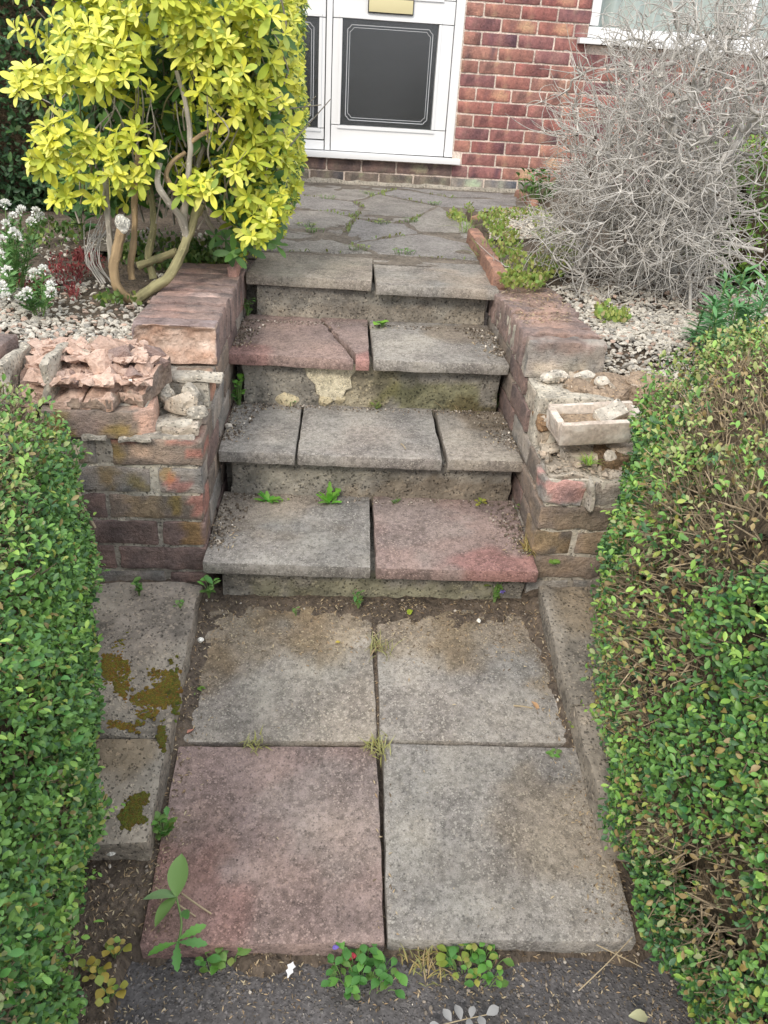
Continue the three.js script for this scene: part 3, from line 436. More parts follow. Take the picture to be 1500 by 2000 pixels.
  // loose corner stones in the hollow
  for (const [x, y, z, w, h, d, s] of [[-0.362, 0.592, -1.80, 0.085, 0.055, 0.06, 1], [-0.345, 0.60, -1.86, 0.06, 0.045, 0.05, 2], [-0.40, 0.60, -1.83, 0.05, 0.05, 0.05, 3], [-0.318, 0.583, -1.78, 0.022, 0.05, 0.06, 4], [-0.42, 0.618, -1.86, 0.06, 0.03, 0.05, 5]]) { const q = mesh('mortar_chunk', lump(w, h, d, s + 20, 2), s === 1 ? BR.pale : MAT.mortar, lw); q.position.set(x, y, z); q.rotation.set(s, 0.4 * s, 0.3 * s); }
  // pale squeezed mortar tongues and a cavity with old rubble
  for (const [x, y, z, w, h, d, s] of [[X(622), 0.551, ZF - 0.006, 0.056, 0.016, 0.04, 6], [X(1060), 0.618, -1.92, 0.13, 0.012, 0.05, 7], [X(820), 0.548, ZF - 0.004, 0.07, 0.01, 0.05, 8], [X(655), 0.495, ZF - 0.06, 0.02, 0.02, 0.02, 9], [X(640), 0.492, ZF - 0.06, 0.018, 0.018, 0.02, 10], [X(670), 0.51, ZF - 0.07, 0.02, 0.022, 0.02, 11]]) { const q = mesh('mortar_chunk', s < 9 ? roughBox(w, h, d, { s: [4, 1, 2], amp: 0.004, freq: 60, seed: s }) : lump(w, h, d, s), MAT.mortar, lw); q.position.set(x, y, z); }
  // inner face along the steps: stretchers above the treads
  for (let k = 1; k <= 7; k++) { let z = -1.80 - (k % 2 ? 0.0 : 0.11); if (k % 2 === 0) brick(lw, -0.40, -0.3035, ctop(k) - BH, ctop(k), -1.806, -1.902, BR.brown, 300 + k); while (z > -2.62) { if (k === 7 && z > -1.99) { z -= 0.225; continue; } const z1 = Math.max(z - 0.213, -2.70); sd++; brick(lw, -0.41, -0.303 + 0.002 * noise(sd, 2, 2), ctop(k) - BH, Math.min(ctop(k), 0.614), z - (k % 2 ? 0.0 : 0.004), z1, [BR.brown, BR.plum, BR.greyb][sd % 3], sd); z -= 0.224; } }
  // brick on edge along the side wall
  const capTop = 0.722; let z = -2.005;
  { const o = brick(lw, -0.512, -0.300, 0.620, capTop, z, z - 0.066, BR.broken, 170, { amp: 0.002, s: [30, 16, 4], r: 0.005, label: 'capping brick whose face has spalled to bare orange clay', warp: v => { if (v.z > 0.02) { const e = sstep(0.106, 0.086, Math.abs(v.x + 0.004 * noise(v.y * 60, 1, 1))) * sstep(0.052, 0.036, Math.abs(v.y + 0.006 * noise(v.x * 40, 2, 1))); v.z -= e * (0.016 + 0.007 * fbm(v.x * 30, v.y * 45, 3, 4) - 0.008 * sstep(0.0, -0.045, v.y)); } } });
    setCol(o.geometry, (x, y, zz, nx, ny, nz) => { const a = fbm(x * 26, y * 40, 3, 4), clay = zz > -0.005 && zz < 0.0335 && Math.abs(x) < 0.1045 && y < 0.0495; return clay ? [1.0 + 0.25 * a, 0.97 + 0.45 * a, 0.93 + 0.55 * a] : [0.46 + 0.15 * a, 0.48 + 0.15 * a, 0.56 + 0.15 * a]; }); }
  for (let i = 1; i < 10; i++) { sd++; brick(lw, -0.512 - 0.004 * noise(i, 3, 3), -0.300 + 0.003 * noise(i, 1, 1), 0.620, capTop + 0.004 * noise(i, 7, 1), z - i * 0.0745, z - i * 0.0745 - 0.0635, BR.cap, sd, { st: [[0.02, 0.05, 0.05, 0.05, i === 4 ? [2.2, 2.2, 2.2] : DRK, i === 4 ? 0.7 : 0.3], [-0.05, 0.05, 0.06, 0.05, [1.15, 1.0, 0.95], 0.6]] }); }
  mortarBox(lw, -0.508, -0.306, 0.605, 0.7085, -2.045, -2.74, 5, 0.002);
  // brick on edge along the front wall, most of it broken
  const broken = (x0, x1, zf, hf, hb, seed, ry, dz = 0.20) => { // a stump of brick with its top shattered into shards
    const cx = (x0 + x1) / 2, w = x1 - x0, R = rng(seed * 31);
    const o = brick(lw, x0, x1, 0.618, 0.618 + hf, zf, zf - dz, BR.broken, seed, { crease: 0.3, amp: 0.003, s: [9, 4, 20], r: 0.003, rot: [0, ry, 0.01 * noise(seed, 1, 1)], warp: v => { if (v.y > 0) v.y += 0.014 * noise(v.x * 45 + seed, 3, v.z * 40) + 0.25 * (-v.z) - 0.012; }, label: 'stump of a broken capping brick' });
    setCol(o.geometry, (x, y, zz, nx, ny, nz) => { const a = fbm(x * 40 + seed, y * 40, zz * 40, 4), skin = nz > 0.6 && zz > dz / 2 - 0.012 || Math.abs(nx) > 0.8; return skin ? [0.50 + 0.25 * a, 0.52 + 0.25 * a, 0.50 + 0.2 * a] : [1 + 0.3 * a, 0.97 + 0.4 * a, 0.94 + 0.45 * a]; });
    for (let q = 0; q < 6; q++) { const f = (q + 0.5) / 6, sz = 0.03 + R() * 0.03, h = lerp(hf, hb, f); const g = shard(w * (0.45 + 0.5 * R()), h - hf + 0.018 + 0.014 * R(), sz * 1.3, seed * 10 + q), m = mesh('clay_shard', g, R() < 0.8 ? BR.broken : BR.cap, lw); const lz = dz / 2 - 0.02 - f * (dz - 0.02), lx = tri(R) * w * 0.28; m.position.set(cx + Math.cos(ry) * lx + Math.sin(ry) * lz, 0.618 + hf + (h - hf) * 0.45, zf - dz / 2 + Math.cos(ry) * lz - Math.sin(ry) * lx); m.rotation.set(tri(R) * 0.5, R() * 3, tri(R) * 0.5); }
  };
  broken(X(235), X(390), ZF - 0.002, 0.060, 0.088, 181, 0.02); broken(X(425), X(582), ZF + 0.004, 0.048, 0.074, 182, -0.03); broken(X(598), X(760), ZF + 0.008, 0.052, 0.08, 183, -0.14); broken(X(768), X(900), ZF - 0.03, 0.055, 0.09, 184, -0.22, 0.16);
  const mz = mesh('mortar_chunk', roughBox(0.018, 0.10, 0.16, { s: [1, 5, 6], amp: 0.005, freq: 40, seed: 186 }), MAT.mortar, lw); mz.position.set(X(408), 0.668, ZF - 0.085); const mz2 = mesh('mortar_chunk', roughBox(0.022, 0.09, 0.17, { s: [1, 5, 6], amp: 0.006, freq: 40, seed: 187 }), MAT.mortar, lw); mz2.position.set(X(212), 0.665, ZF - 0.08);
  for (let i = 0; i < 5; i++) brick(lw, X(-40) - i * 0.078, X(198) - 0.03 - i * 0.078 - (i ? 0.008 : 0), 0.620, 0.716, ZF - 0.001, ZF - 0.21, i === 0 ? BR.cap : BR.plum, 190 + i, { st: i === 0 ? [[0, -0.03, 0.05, 0.035, [2.2, 1.7, 1.5], 0.8]] : [] });
  // lumps of broken brick lying in the hollow behind
  for (const [u, v, w, h, d, s, mm] of [[215, 695, 0.075, 0.05, 0.06, 1, 'broken'], [195, 715, 0.05, 0.04, 0.05, 2, 'broken'], [235, 705, 0.05, 0.04, 0.04, 3, 'cap'], [150, 690, 0.05, 0.02, 0.04, 4, 'broken'], [115, 695, 0.055, 0.018, 0.04, 5, 'pale'], [170, 700, 0.035, 0.02, 0.03, 6, 'pale'], [100, 680, 0.03, 0.014, 0.03, 7, 'broken'], [130, 678, 0.04, 0.012, 0.03, 8, 'broken'], [255, 690, 0.03, 0.03, 0.03, 9, 'cap'], [180, 680, 0.04, 0.015, 0.03, 10, 'pale']]) {
    const p = onY(u, v, 0.690); const q = thing('rubble', ['flat', 'rounded', 'jagged', 'thin', 'small', 'pale'][s % 6] + ' lump of broken brick in the hollow of the crumbled left wall', 'rubble', [p.x, p.y + h * 0.3, p.z], 'brick rubble on the left wall'); mesh('fragment', shard(w * 1.15, h * 1.2, d * 1.15, s + 40), BR[mm], q); q.rotation.set(0.2 * s, s, 0.1 * s);
  }
  mesh('clay_crumb', mergeGeometries(Array.from({ length: 700 }, (_, i) => { const R = rng(900 + i), u = 70 + R() * 215, v = 668 + R() * 80, p = onY(u, v, (v > 705 ? 0.662 : 0.69) + R() * 0.012), s = 0.006 + R() ** 2 * 0.032; const g = shard(s * 1.6, s * 0.6, s * 1.1, 60 + i % 40); g.rotateX((R() - 0.5) * 0.9); g.rotateY(R() * 6); g.translate(p.x, p.y, p.z); return g; })), BR.broken, lw).userData = { kind: 'stuff', label: 'crumbs of pinkish clay' };
  mortarBox(lw, -0.80, -0.50, 0.60, 0.655, ZF - 0.10, -1.96, 6, 0.008);
}
// ---- right wall
const rw = thing('brick_wall', 'broken stepped end of brown brick retaining wall, its upper courses lost, by the right hedge', 'wall', [0, 0, 0], 'brick retaining walls');
{
  const X = zx => 0.524 + (zx - 330) * 0.00046;
  mortarBox(rw, 0.532, 1.25, 0.02, 0.472, ZF - 0.005, -1.905, 11, 0.002); mortarBox(rw, 0.545, 1.25, 0.46, 0.535, -1.865, -1.99, 12, 0.007); mortarBox(rw, 0.535, 1.25, 0.53, 0.604, -1.955, -2.07, 13, 0.005); mortarBox(rw, 0.532, 0.732, 0.02, 0.606, -1.90, -2.72, 14);
  const rows = [
    [1, [[318, 560, 'greyb', [[0, 0, 0.2, 0.05, GRY, 0.4]]], [585, 1040, 'greyb'], [1065, 1520, 'brown']]],
    [2, [[318, 770, 'brown', [[-0.03, 0, 0.08, 0.04, [1.15, 1.1, 1.0], 0.6]]], [795, 1260, 'plum'], [1285, 1750, 'brown']]],
    [3, [[318, 520, 'brown', [[-0.01, 0, 0.06, 0.04, [1.8, 1.55, 1.05], 0.8], [0.035, 0.01, 0.015, 0.03, DRK, 0.7]]], [555, 1020, 'brown', [[-0.07, 0, 0.05, 0.05, [1.4, 1.25, 0.9], 0.5]]], [1045, 1510, 'plum']]],
    [4, [[318, 790, 'brown', [[0, -0.01, 0.12, 0.03, [1.3, 1.2, 0.95], 0.5]]], [815, 1280, 'brown'], [1305, 1770, 'plum']]],
    [5, [[324, 548, 'greyb', [[0.0, 0.008, 0.05, 0.03, [1.75, 1.1, 1.1], 0.9, 1], [0, -0.03, 0.05, 0.015, GRY, 0.5]]], [592, 1050, 'greyb', [[0, 0, 0.09, 0.04, [1.2, 1.2, 1.1], 0.6]]], [1075, 1540, 'brown']]],
  ];
  let sd = 500; for (const [k, bs] of rows) for (const [a, b, m, st] of bs) { sd++; brick(rw, X(a), X(b), ctop(k) - BH, ctop(k) - (k === 5 ? 0.004 : 0), ZF + 0.002 * noise(sd, 1, 2), ZF - 0.10, BR[m], sd, { st: st || [], amp: k === 5 ? 0.005 : 0.003 }); }
  const slip = mesh('mortar_chunk', roughBox(0.012, 0.075, 0.05, { s: [1, 4, 2], amp: 0.004, freq: 50, seed: 520 }), MAT.mortar, rw); slip.position.set(X(570), 0.435, ZF + 0.004); slip.rotation.z = 0.08;
  // mortar beds left on the ledges
  for (const [x0, x1, y, h, z0, z1, s] of [[0.535, 0.635, 0.474, 0.013, ZF - 0.012, -1.80, 1], [0.66, 0.80, 0.474, 0.013, ZF - 0.012, -1.84, 2], [0.585, 0.70, 0.487, 0.030, -1.768, -1.85, 3], [0.55, 0.63, 0.545, 0.012, -1.83, -1.95, 4], [0.70, 1.2, 0.50, 0.04, -1.76, -1.9, 5], [0.536, 0.61, 0.49, 0.012, -1.82, -1.88, 8]]) { const q = mesh('mortar_bed', roughBox(x1 - x0, h, z0 - z1, { s: [8, 1, 6], amp: 0.006, freq: 40, seed: 530 + s, col: bcol(s, []) }), BR.pale, rw); q.position.set((x0 + x1) / 2, y, (z0 + z1) / 2); q.rotation.y = 0.06 * noise(s, 3, 3); }
  brick(rw, 0.540, 0.588, 0.481, 0.540, -1.862, -1.95, BR.pale, 541, { st: [[0, 0, 0.05, 0.05, [0.75, 0.72, 0.7], 0.6]] }); brick(rw, 0.592, 0.622, 0.478, 0.532, -1.857, -1.95, BR.broken, 542, { amp: 0.006, label: 'stump of orange brick' });
  brick(rw, 0.527, 0.626, 0.541, 0.600, -1.945, -2.04, BR.pale, 543, { amp: 0.004, label: 'brick end coated in pale mortar' }); brick(rw, 0.650, 0.75, 0.545, 0.606, -1.97, -2.05, BR.plum, 544, { st: [[0, -0.01, 0.06, 0.03, [2.0, 1.2, 0.9], 0.6]] });
  const dirt = mesh('earth_fill', roughBox(0.30, 0.06, 0.16, { s: [40, 5, 24], amp: 0.026, freq: 22, seed: 550 }), M([0.36, 0.29, 0.225], TX.soil, 0.006), rw); dirt.position.set(0.78, 0.585, -2.02); const d2 = mesh('earth_fill', roughBox(0.10, 0.05, 0.10, { s: [8, 3, 8], amp: 0.01, freq: 30, seed: 551 }), M([0.30, 0.22, 0.14], TX.soil, 0.008), rw); d2.position.set(0.715, 0.485, -1.79);
  const d3 = mesh('earth_fill', roughBox(0.10, 0.03, 0.10, { s: [8, 3, 8], amp: 0.01, freq: 40, seed: 552 }), M([0.30, 0.2, 0.12], TX.soil, 0.006), rw); d3.position.set(0.585, 0.538, -1.90);
  // inner face along the steps
  for (let k = 1; k <= 7; k++) { let z = k <= 5 ? (-1.80 - (k % 2 ? 0.11 : 0)) : (k === 6 ? -1.965 : -2.05); if (k <= 5 && k % 2) brick(rw, 0.525, 0.62, ctop(k) - BH, ctop(k), -1.806, -1.902, BR.brown, 600 + k); while (z > -2.62) { sd++; brick(rw, 0.525 + 0.003 * noise(sd, 2, 2), 0.63, ctop(k) - BH, Math.min(ctop(k), 0.604), z - 0.004, Math.max(z - 0.215, -2.72), [BR.brown, BR.greyb, BR.plum][sd % 3], sd); z -= 0.224; } }
  // brick on edge
  const z0 = -2.052; for (let i = 0; i < 9; i++) { sd++; brick(rw, 0.523 + 0.006 * noise(i, 3, 8), 0.737 + 0.006 * noise(i, 1, 8), 0.604, (i > 5 ? 0.700 : 0.706) + 0.004 * noise(i, 7, 9), z0 - i * 0.0755, z0 - i * 0.0755 - 0.0625, i === 0 ? BR.greyb : BR.cap, sd, { amp: 0.004, s: [18, 8, 5], r: 0.006, st: i === 0 ? [[0, 0.04, 0.12, 0.022, [0.75, 0.62, 0.6], 0.9], [0, -0.035, 0.12, 0.03, [1.7, 1.65, 1.5], 0.7]] : [[0, 0.05, 0.08, 0.05, [1.3, 1.15, 1.0], 0.6]], rot: [0, 0.03 * noise(i, 4, 4), 0], label: i === 0 ? 'capping brick smeared with pale mortar' : undefined }); }
  mortarBox(rw, 0.53, 0.73, 0.60, 0.687, z0 - 0.01, -2.72, 15, 0.004);
  // flat pale stones leaning on the ledge below the capping
  for (const [u, v, z, w, h, d, s] of [[1085, 737, -2.02, 0.095, 0.04, 0.045, 1], [1140, 735, -2.02, 0.075, 0.035, 0.045, 2], [1178, 746, -1.99, 0.05, 0.034, 0.04, 3], [1195, 776, -1.98, 0.02, 0.016, 0.02, 4], [1190, 893, -1.76, 0.04, 0.035, 0.035, 5], [1100, 798, -1.92, 0.03, 0.018, 0.03, 6], [1092, 812, -1.90, 0.02, 0.014, 0.02, 7]]) { const p = onZ(u, v, z); const q = thing('rubble', ['broad cream stone under the capping brick of the right wall, next to the steps', 'middle cream stone under the capping brick of the right wall', 'wedge of white stone on the ledge of the right wall, beside bare earth', 'white pebble beside the hollow cream brick', 'white stone beside the grass tuft on the right wall', 'flake of stone beside the hollow cream brick, on orange earth', 'tiny stone chip beside the hollow cream brick'][s - 1], 'stone', [p.x, p.y, p.z]); mesh('fragment', lump(w, h, d, s + 80, 2), MAT.stone, q); q.rotation.set(0.1 * s, 0.2 * s, -0.06 * s); }
  mesh('mortar_crumb', mergeGeometries(Array.from({ length: 420 }, (_, i) => { const R = rng(2900 + i), k = i % 3, [xa, xb, za, zb, y] = [[0.535, 0.80, -1.712, -1.85, 0.480], [0.545, 0.66, -1.865, -1.955, 0.548], [0.60, 0.95, -1.96, -2.05, 0.612]][k], s = 0.004 + R() ** 2.5 * 0.022; const g = shard(s * 1.5, s * 0.8, s * 1.1, 60 + i % 40); g.rotateY(R() * 6); g.translate(lerp(xa, xb, R()), y + s * 0.2, lerp(za, zb, R())); return g; })), BR.pale, rw).userData = { kind: 'stuff', label: 'crumbs of mortar and earth' };
  // hollow brick lying frog upwards, rocking on the ledge
  const tr = thing('hollow_brick', 'pale cream hollow brick like a small trough, lying on the broken right wall', 'brick', [0.655, 0.546, -1.805]); tr.rotation.set(0.10, 0.10, 0.03);
  const hm = M([0.58, 0.525, 0.465], TX.broken, 0.0012, { vertexColors: true }); const hs = new THREE.Shape(); hs.moveTo(-0.118, -0.052); hs.lineTo(0.118, -0.052); hs.lineTo(0.118, 0.052); hs.lineTo(-0.118, 0.052); hs.closePath();
  const base = mesh('base', roughBox(0.212, 0.024, 0.098, { s: [10, 1, 5], amp: 0.0015, seed: 701 }), hm, tr); base.position.y = 0.012;
  for (const [x, z, w, d, rx, rz] of [[0, 0.046, 0.22, 0.018, 0.10, 0], [0, -0.046, 0.22, 0.018, -0.10, 0]]) { const q = mesh('rim', roughBox(w, 0.062, d, { s: [10, 3, 1], amp: 0.0015, seed: 702 + z * 100 }), hm, tr); q.position.set(x, 0.034, z); q.rotation.x = rx; }
  for (const s of [-1, 1]) { const q = mesh('rim', roughBox(0.02, 0.0615, 0.076, { s: [1, 3, 4], amp: 0.0015, seed: 706 + s }), hm, tr); q.position.set(s * 0.101, 0.034, 0); q.rotation.z = s * -0.22; }
  const fl = mesh('earth', roughBox(0.17, 0.02, 0.07, { s: [9, 1, 5], amp: 0.006, freq: 50, seed: 710 }), M([0.34, 0.27, 0.2], TX.soil, 0.004), tr); fl.position.set(0, 0.034, 0);
  const chunk = mesh('mortar_chunk', roughBox(0.085, 0.03, 0.045, { s: [5, 2, 3], amp: 0.005, freq: 30, seed: 711 }), MAT.stone, tr); chunk.position.set(0.035, 0.055, -0.005); chunk.rotation.set(0.4, 0.4, 0.1);
}
// ================================================================ HOUSE
const house = thing('house', 'red brick house front with white front door and a window above the dead bush', 'house');
const ZH = -5.6;
{
  const parts = []; const b = (x0, x1, y0, y1, z0 = ZH - 0.0065, z1 = ZH - 0.26) => { const g = new THREE.BoxGeometry(x1 - x0, y1 - y0, z0 - z1); g.translate((x0 + x1) / 2, (y0 + y1) / 2, (z0 + z1) / 2); parts.push(g.toNonIndexed()); };
  b(-4.2, -0.86, -0.3, 2.55); b(-0.86, 0.735, -0.3, 0.805); b(0.735, 1.50, -0.3, 2.55); b(1.50, 3.5, -0.3, 1.525); b(3.5, 5, -0.3, 2.55); b(-4.2, 5, 2.55, 5.2);
  mesh('wall', boxUV(mergeGeometries(parts)), MAT.houseMortar, house);
  const rp = []; const r = (x0, x1, y0, y1, z0, z1) => { const g = new THREE.BoxGeometry(x1 - x0, y1 - y0, z0 - z1); g.translate((x0 + x1) / 2, (y0 + y1) / 2, (z0 + z1) / 2); rp.push(g); };
  r(-4.2, 5, 0.4, 0.6, ZH - 0.26, -9.5); r(-4.2, 5, 2.75, 2.9, ZH - 0.26, -9.5); r(-4.2, 5, 0.6, 2.75, -9.4, -9.5); r(-4.2, -4.1, 0.6, 2.75, ZH - 0.26, -9.4); r(4.9, 5, 0.6, 2.75, ZH - 0.26, -9.4); r(1.05, 1.15, 0.6, 2.75, ZH - 0.26, -9.4);
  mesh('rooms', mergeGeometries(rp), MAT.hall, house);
  const rf = new THREE.BoxGeometry(9.8, 0.2, 5); rf.translate(0.4, 5.3, -7.6); mesh('roof', rf, BR.plum.clone(), house).material.vertexColors = false;
  // bricks
  const HB = [[0.35, 0.155, 0.13], [0.33, 0.15, 0.135], [0.29, 0.135, 0.132], [0.36, 0.185, 0.15], [0.26, 0.128, 0.128], [0.34, 0.165, 0.135], [0.32, 0.132, 0.118]].map(c => M(c, TX.brick, 0.003, { vertexColors: true }));
  const geoV = {}; const bg = (len, v) => geoV[len + '_' + v] ||= roughBox(len, 0.065, 0.04, { s: [8, 2, 1], r: 0.005, amp: 0.0016, freq: 30, seed: 800 + v + len * 100, col: (x, y, z) => { const q = 0.5 * noise(x * 24 + v * 9, v * 3.1, 2) + 0.3 * fbm(x * 40, y * 30, v, 3); const k = 1 + 0.4 * q; const p = sstep(0.15, 0.4, q) * (v % 3 === 0 ? 1 : 0.3), d = sstep(-0.1, -0.4, q) * (v % 2 ? 0.8 : 0.3); return [k * lerp(lerp(1, 1.15, p), 0.62, d), k * lerp(lerp(1, 1.55, p), 0.72, d), k * lerp(lerp(1, 1.25, p), 0.95, d)]; } });
  const R = rng(77);
  for (let row = -3; row < 13; row++) {
    const yb = 0.88 + 0.0752 * row + 0.005; let x = 0.742; const half = ((row + 30) % 2 === 0), maxX = yb > 1.44 ? 1.497 : 3.45;
    if (row < 0) x = row === -1 ? 0.80 : 0.74;
    let first = true;
    while (x < maxX) {
      let len = first && half ? 0.102 : 0.215; if (!first && R() < 0.06) len = 0.102; first = false;
      if (x + len > maxX) len = Math.round((maxX - x) * 50) / 50; if (len < 0.035) break;
      const cx = x + len / 2, cy = yb + 0.0325, o = mesh('brick', bg(len, Math.floor(R() * 9)), row === -3 ? BR.greyb : HB[Math.floor(R() * HB.length)], house); o.position.set(cx, cy, ZH - 0.02 + 0.0025 * (R() - 0.5)); o.rotation.z = 0.006 * (R() - 0.5);
      x += len + 0.0105;
    }
  }
  for (const row of [-3, -2]) { let x = -0.86 + (row === -2 ? 0.11 : 0); while (x < 0.73) { const o = mesh('brick', bg(0.215, Math.floor(R() * 9)), row === -3 ? BR.brown : BR.plum, house); o.position.set(Math.min(x + 0.1075, 0.63), 0.88 + 0.0752 * row + 0.0375 + 0.002 * (R() - 0.5), ZH - 0.018 + 0.004 * (R() - 0.5)); x += 0.226; } }
  const fill = mesh('mortar_fillet', roughBox(2.2, 0.05, 0.05, { s: [60, 2, 2], amp: 0.008, freq: 18, seed: 820 }), MAT.mortar, house); fill.position.set(0.35, 0.655, ZH + 0.004);
  // door set
  const door = new THREE.Group(); door.name = 'door'; door.userData.label = 'white plastic front door with dark patterned glass and side pane'; house.add(door);
  const bx = (name, x0, x1, y0, y1, z0, z1, m = MAT.upvc, rr = 0.006) => { const o = mesh(name, roughBox(x1 - x0, y1 - y0, z0 - z1, { s: [0, 0, 0], r: rr, amp: 0, seed: 3 }), m, door); o.position.set((x0 + x1) / 2, (y0 + y1) / 2, (z0 + z1) / 2); return o; };
  bx('sill', -0.90, 0.785, 0.808, 0.846, ZH + 0.055, ZH - 0.09, MAT.upvc, 0.008); 
  bx('frame', 0.680, 0.736, 0.848, 2.55, ZH - 0.004, ZH - 0.075); bx('frame', -0.095, -0.058, 0.848, 2.55, ZH - 0.004, ZH - 0.075); bx('frame', -0.86, -0.81, 0.848, 2.55, ZH - 0.004, ZH - 0.075); bx('frame', -0.81, -0.095, 2.5, 2.55, ZH - 0.004, ZH - 0.075); bx('frame', -0.81, -0.097, 0.848, 0.905, ZH - 0.006, ZH - 0.075);
  bx('frame', -0.056, 0.678, 2.5, 2.55, ZH - 0.004, ZH - 0.075);
  // side pane surround
  const surround = (x0, x1, y0, y1, ox0, ox1, oy0, oy1) => { bx('leaf_rail', ox0, ox1, oy0, y0, ZH - 0.012, ZH - 0.07); bx('leaf_rail', ox0, ox1, y1, oy1, ZH - 0.012, ZH - 0.07); bx('leaf_stile', ox0, x0, y0, y1, ZH - 0.0125, ZH - 0.0695); bx('leaf_stile', x1, ox1, y0, y1, ZH - 0.0125, ZH - 0.0695); };
  surround(-0.70, -0.140, 0.975, 1.575, -0.808, -0.098, 0.908, 1.70);
  surround(0.004, 0.584, 1.000, 1.578, -0.0565, 0.6785, 0.8475, 1.702); surround(0.004, 0.584, 1.712, 2.30, -0.053, 0.675, 1.7025, 2.495); surround(-0.70, -0.14, 1.712, 2.30, -0.808, -0.098, 1.7025, 2.495);
  const bead = (x0, x1, y0, y1) => { const w = 0.022; bx('glazing_bead', x0 - w, x1 + w, y1, y1 + w, ZH - 0.002, ZH - 0.03, MAT.upvc, 0.009); bx('glazing_bead', x0 - w, x1 + w, y0 - w, y0, ZH - 0.002, ZH - 0.03, MAT.upvc, 0.009); bx('glazing_bead', x0 - w, x0, y0, y1, ZH - 0.002, ZH - 0.03, MAT.upvc, 0.009); bx('glazing_bead', x1, x1 + w, y0, y1, ZH - 0.002, ZH - 0.03, MAT.upvc, 0.009); };
  const pane = (x0, x1, y0, y1, deco) => {
    bead(x0, x1, y0, y1); const g = new THREE.PlaneGeometry(x1 - x0, y1 - y0); const uv = g.attributes.uv; for (let i = 0; i < 4; i++) uv.setXY(i, uv.getX(i) * (x1 - x0), uv.getY(i) * (y1 - y0)); const o = mesh('pane', g, MAT.obscure, door); o.position.set((x0 + x1) / 2, (y0 + y1) / 2, ZH - 0.034);
    if (deco) for (const [ins, wd] of [[0.030, 0.0042], [0.044, 0.003]]) { const n = 0.024, X0 = x0 + ins, X1 = x1 - ins, Y0 = y0 + ins, Y1 = y1 - ins, P = [[X0 + n, Y0], [X1 - n, Y0], [X1 - n * 0.55, Y0 + n * 0.55], [X1, Y0 + n], [X1, Y1 - n], [X1 - n * 0.55, Y1 - n * 0.55], [X1 - n, Y1], [X0 + n, Y1], [X0 + n * 0.55, Y1 - n * 0.55], [X0, Y1 - n], [X0, Y0 + n], [X0 + n * 0.55, Y0 + n * 0.55]]; const gs = []; P.forEach((p, i) => { const q = P[(i + 1) % P.length], L = Math.hypot(q[0] - p[0], q[1] - p[1]) + wd * 0.6, bb = new THREE.BoxGeometry(L, wd, 0.003); bb.rotateZ(Math.atan2(q[1] - p[1], q[0] - p[0])); bb.translate((p[0] + q[0]) / 2, (p[1] + q[1]) / 2, ZH - 0.031); gs.push(bb); }); mesh('glazing_line', mergeGeometries(gs), MAT.lead, door); }
  };
  pane(0.004, 0.584, 1.0, 1.578, true); pane(-0.70, -0.14, 0.975, 1.575, true); pane(0.004, 0.584, 1.712, 2.30, true); pane(-0.70, -0.14, 1.712, 2.30, false);
  const lb = bx('letterbox', 0.155, 0.420, 1.618, 1.690, ZH + 0.010, ZH - 0.02, MAT.brass, 0.004); lb.userData.label = 'brass letter plate'; bx('letterbox_surround', 0.150, 0.425, 1.613, 1.695, ZH + 0.003, ZH - 0.02, MAT.dark, 0.003);
  // window with net curtain
  const win = new THREE.Group(); win.name = 'window'; win.userData.label = 'white framed window with pale net curtain'; house.add(win);
  const wx = (name, x0, x1, y0, y1, z0, z1, m = MAT.upvc) => { const o = mesh(name, roughBox(x1 - x0, y1 - y0, z0 - z1, { s: [0, 0, 0], r: 0.006, amp: 0, seed: 3 }), m, win); o.position.set((x0 + x1) / 2, (y0 + y1) / 2, (z0 + z1) / 2); return o; };
  wx('sill', 1.44, 3.55, 1.527, 1.562, ZH + 0.06, ZH - 0.10); wx('frame', 1.50, 3.5, 1.564, 1.625, ZH - 0.006, ZH - 0.075); wx('frame', 1.502, 1.56, 1.627, 2.55, ZH - 0.006, ZH - 0.075); wx('frame', 3.44, 3.5, 1.627, 2.55, ZH - 0.006, ZH - 0.075); wx('frame', 1.562, 3.438, 2.49, 2.55, ZH - 0.006, ZH - 0.075); wx('frame', 2.46, 2.52, 1.627, 2.488, ZH - 0.006, ZH - 0.075);
  for (const [a, bb] of [[1.56, 2.46], [2.52, 3.44]]) { const g = new THREE.PlaneGeometry(bb - a, 0.865); const o = mesh('pane', g, MAT.glass, win); o.position.set((a + bb) / 2, 2.058, ZH - 0.04); }
  const cg = new THREE.PlaneGeometry(1.95, 1.0, 260, 2); const cp = cg.attributes.position; for (let i = 0; i < cp.count; i++) { const x = cp.getX(i); cp.setZ(i, 0.022 * Math.sin(x * 55 + 2 * noise(x * 5, 1, 1)) + 0.012 * noise(x * 22, 3, 3)); } cg.computeVertexNormals(); const cu = mesh('curtain', cg, MAT.net, win); cu.position.set(2.47, 2.05, ZH - 0.14);
}
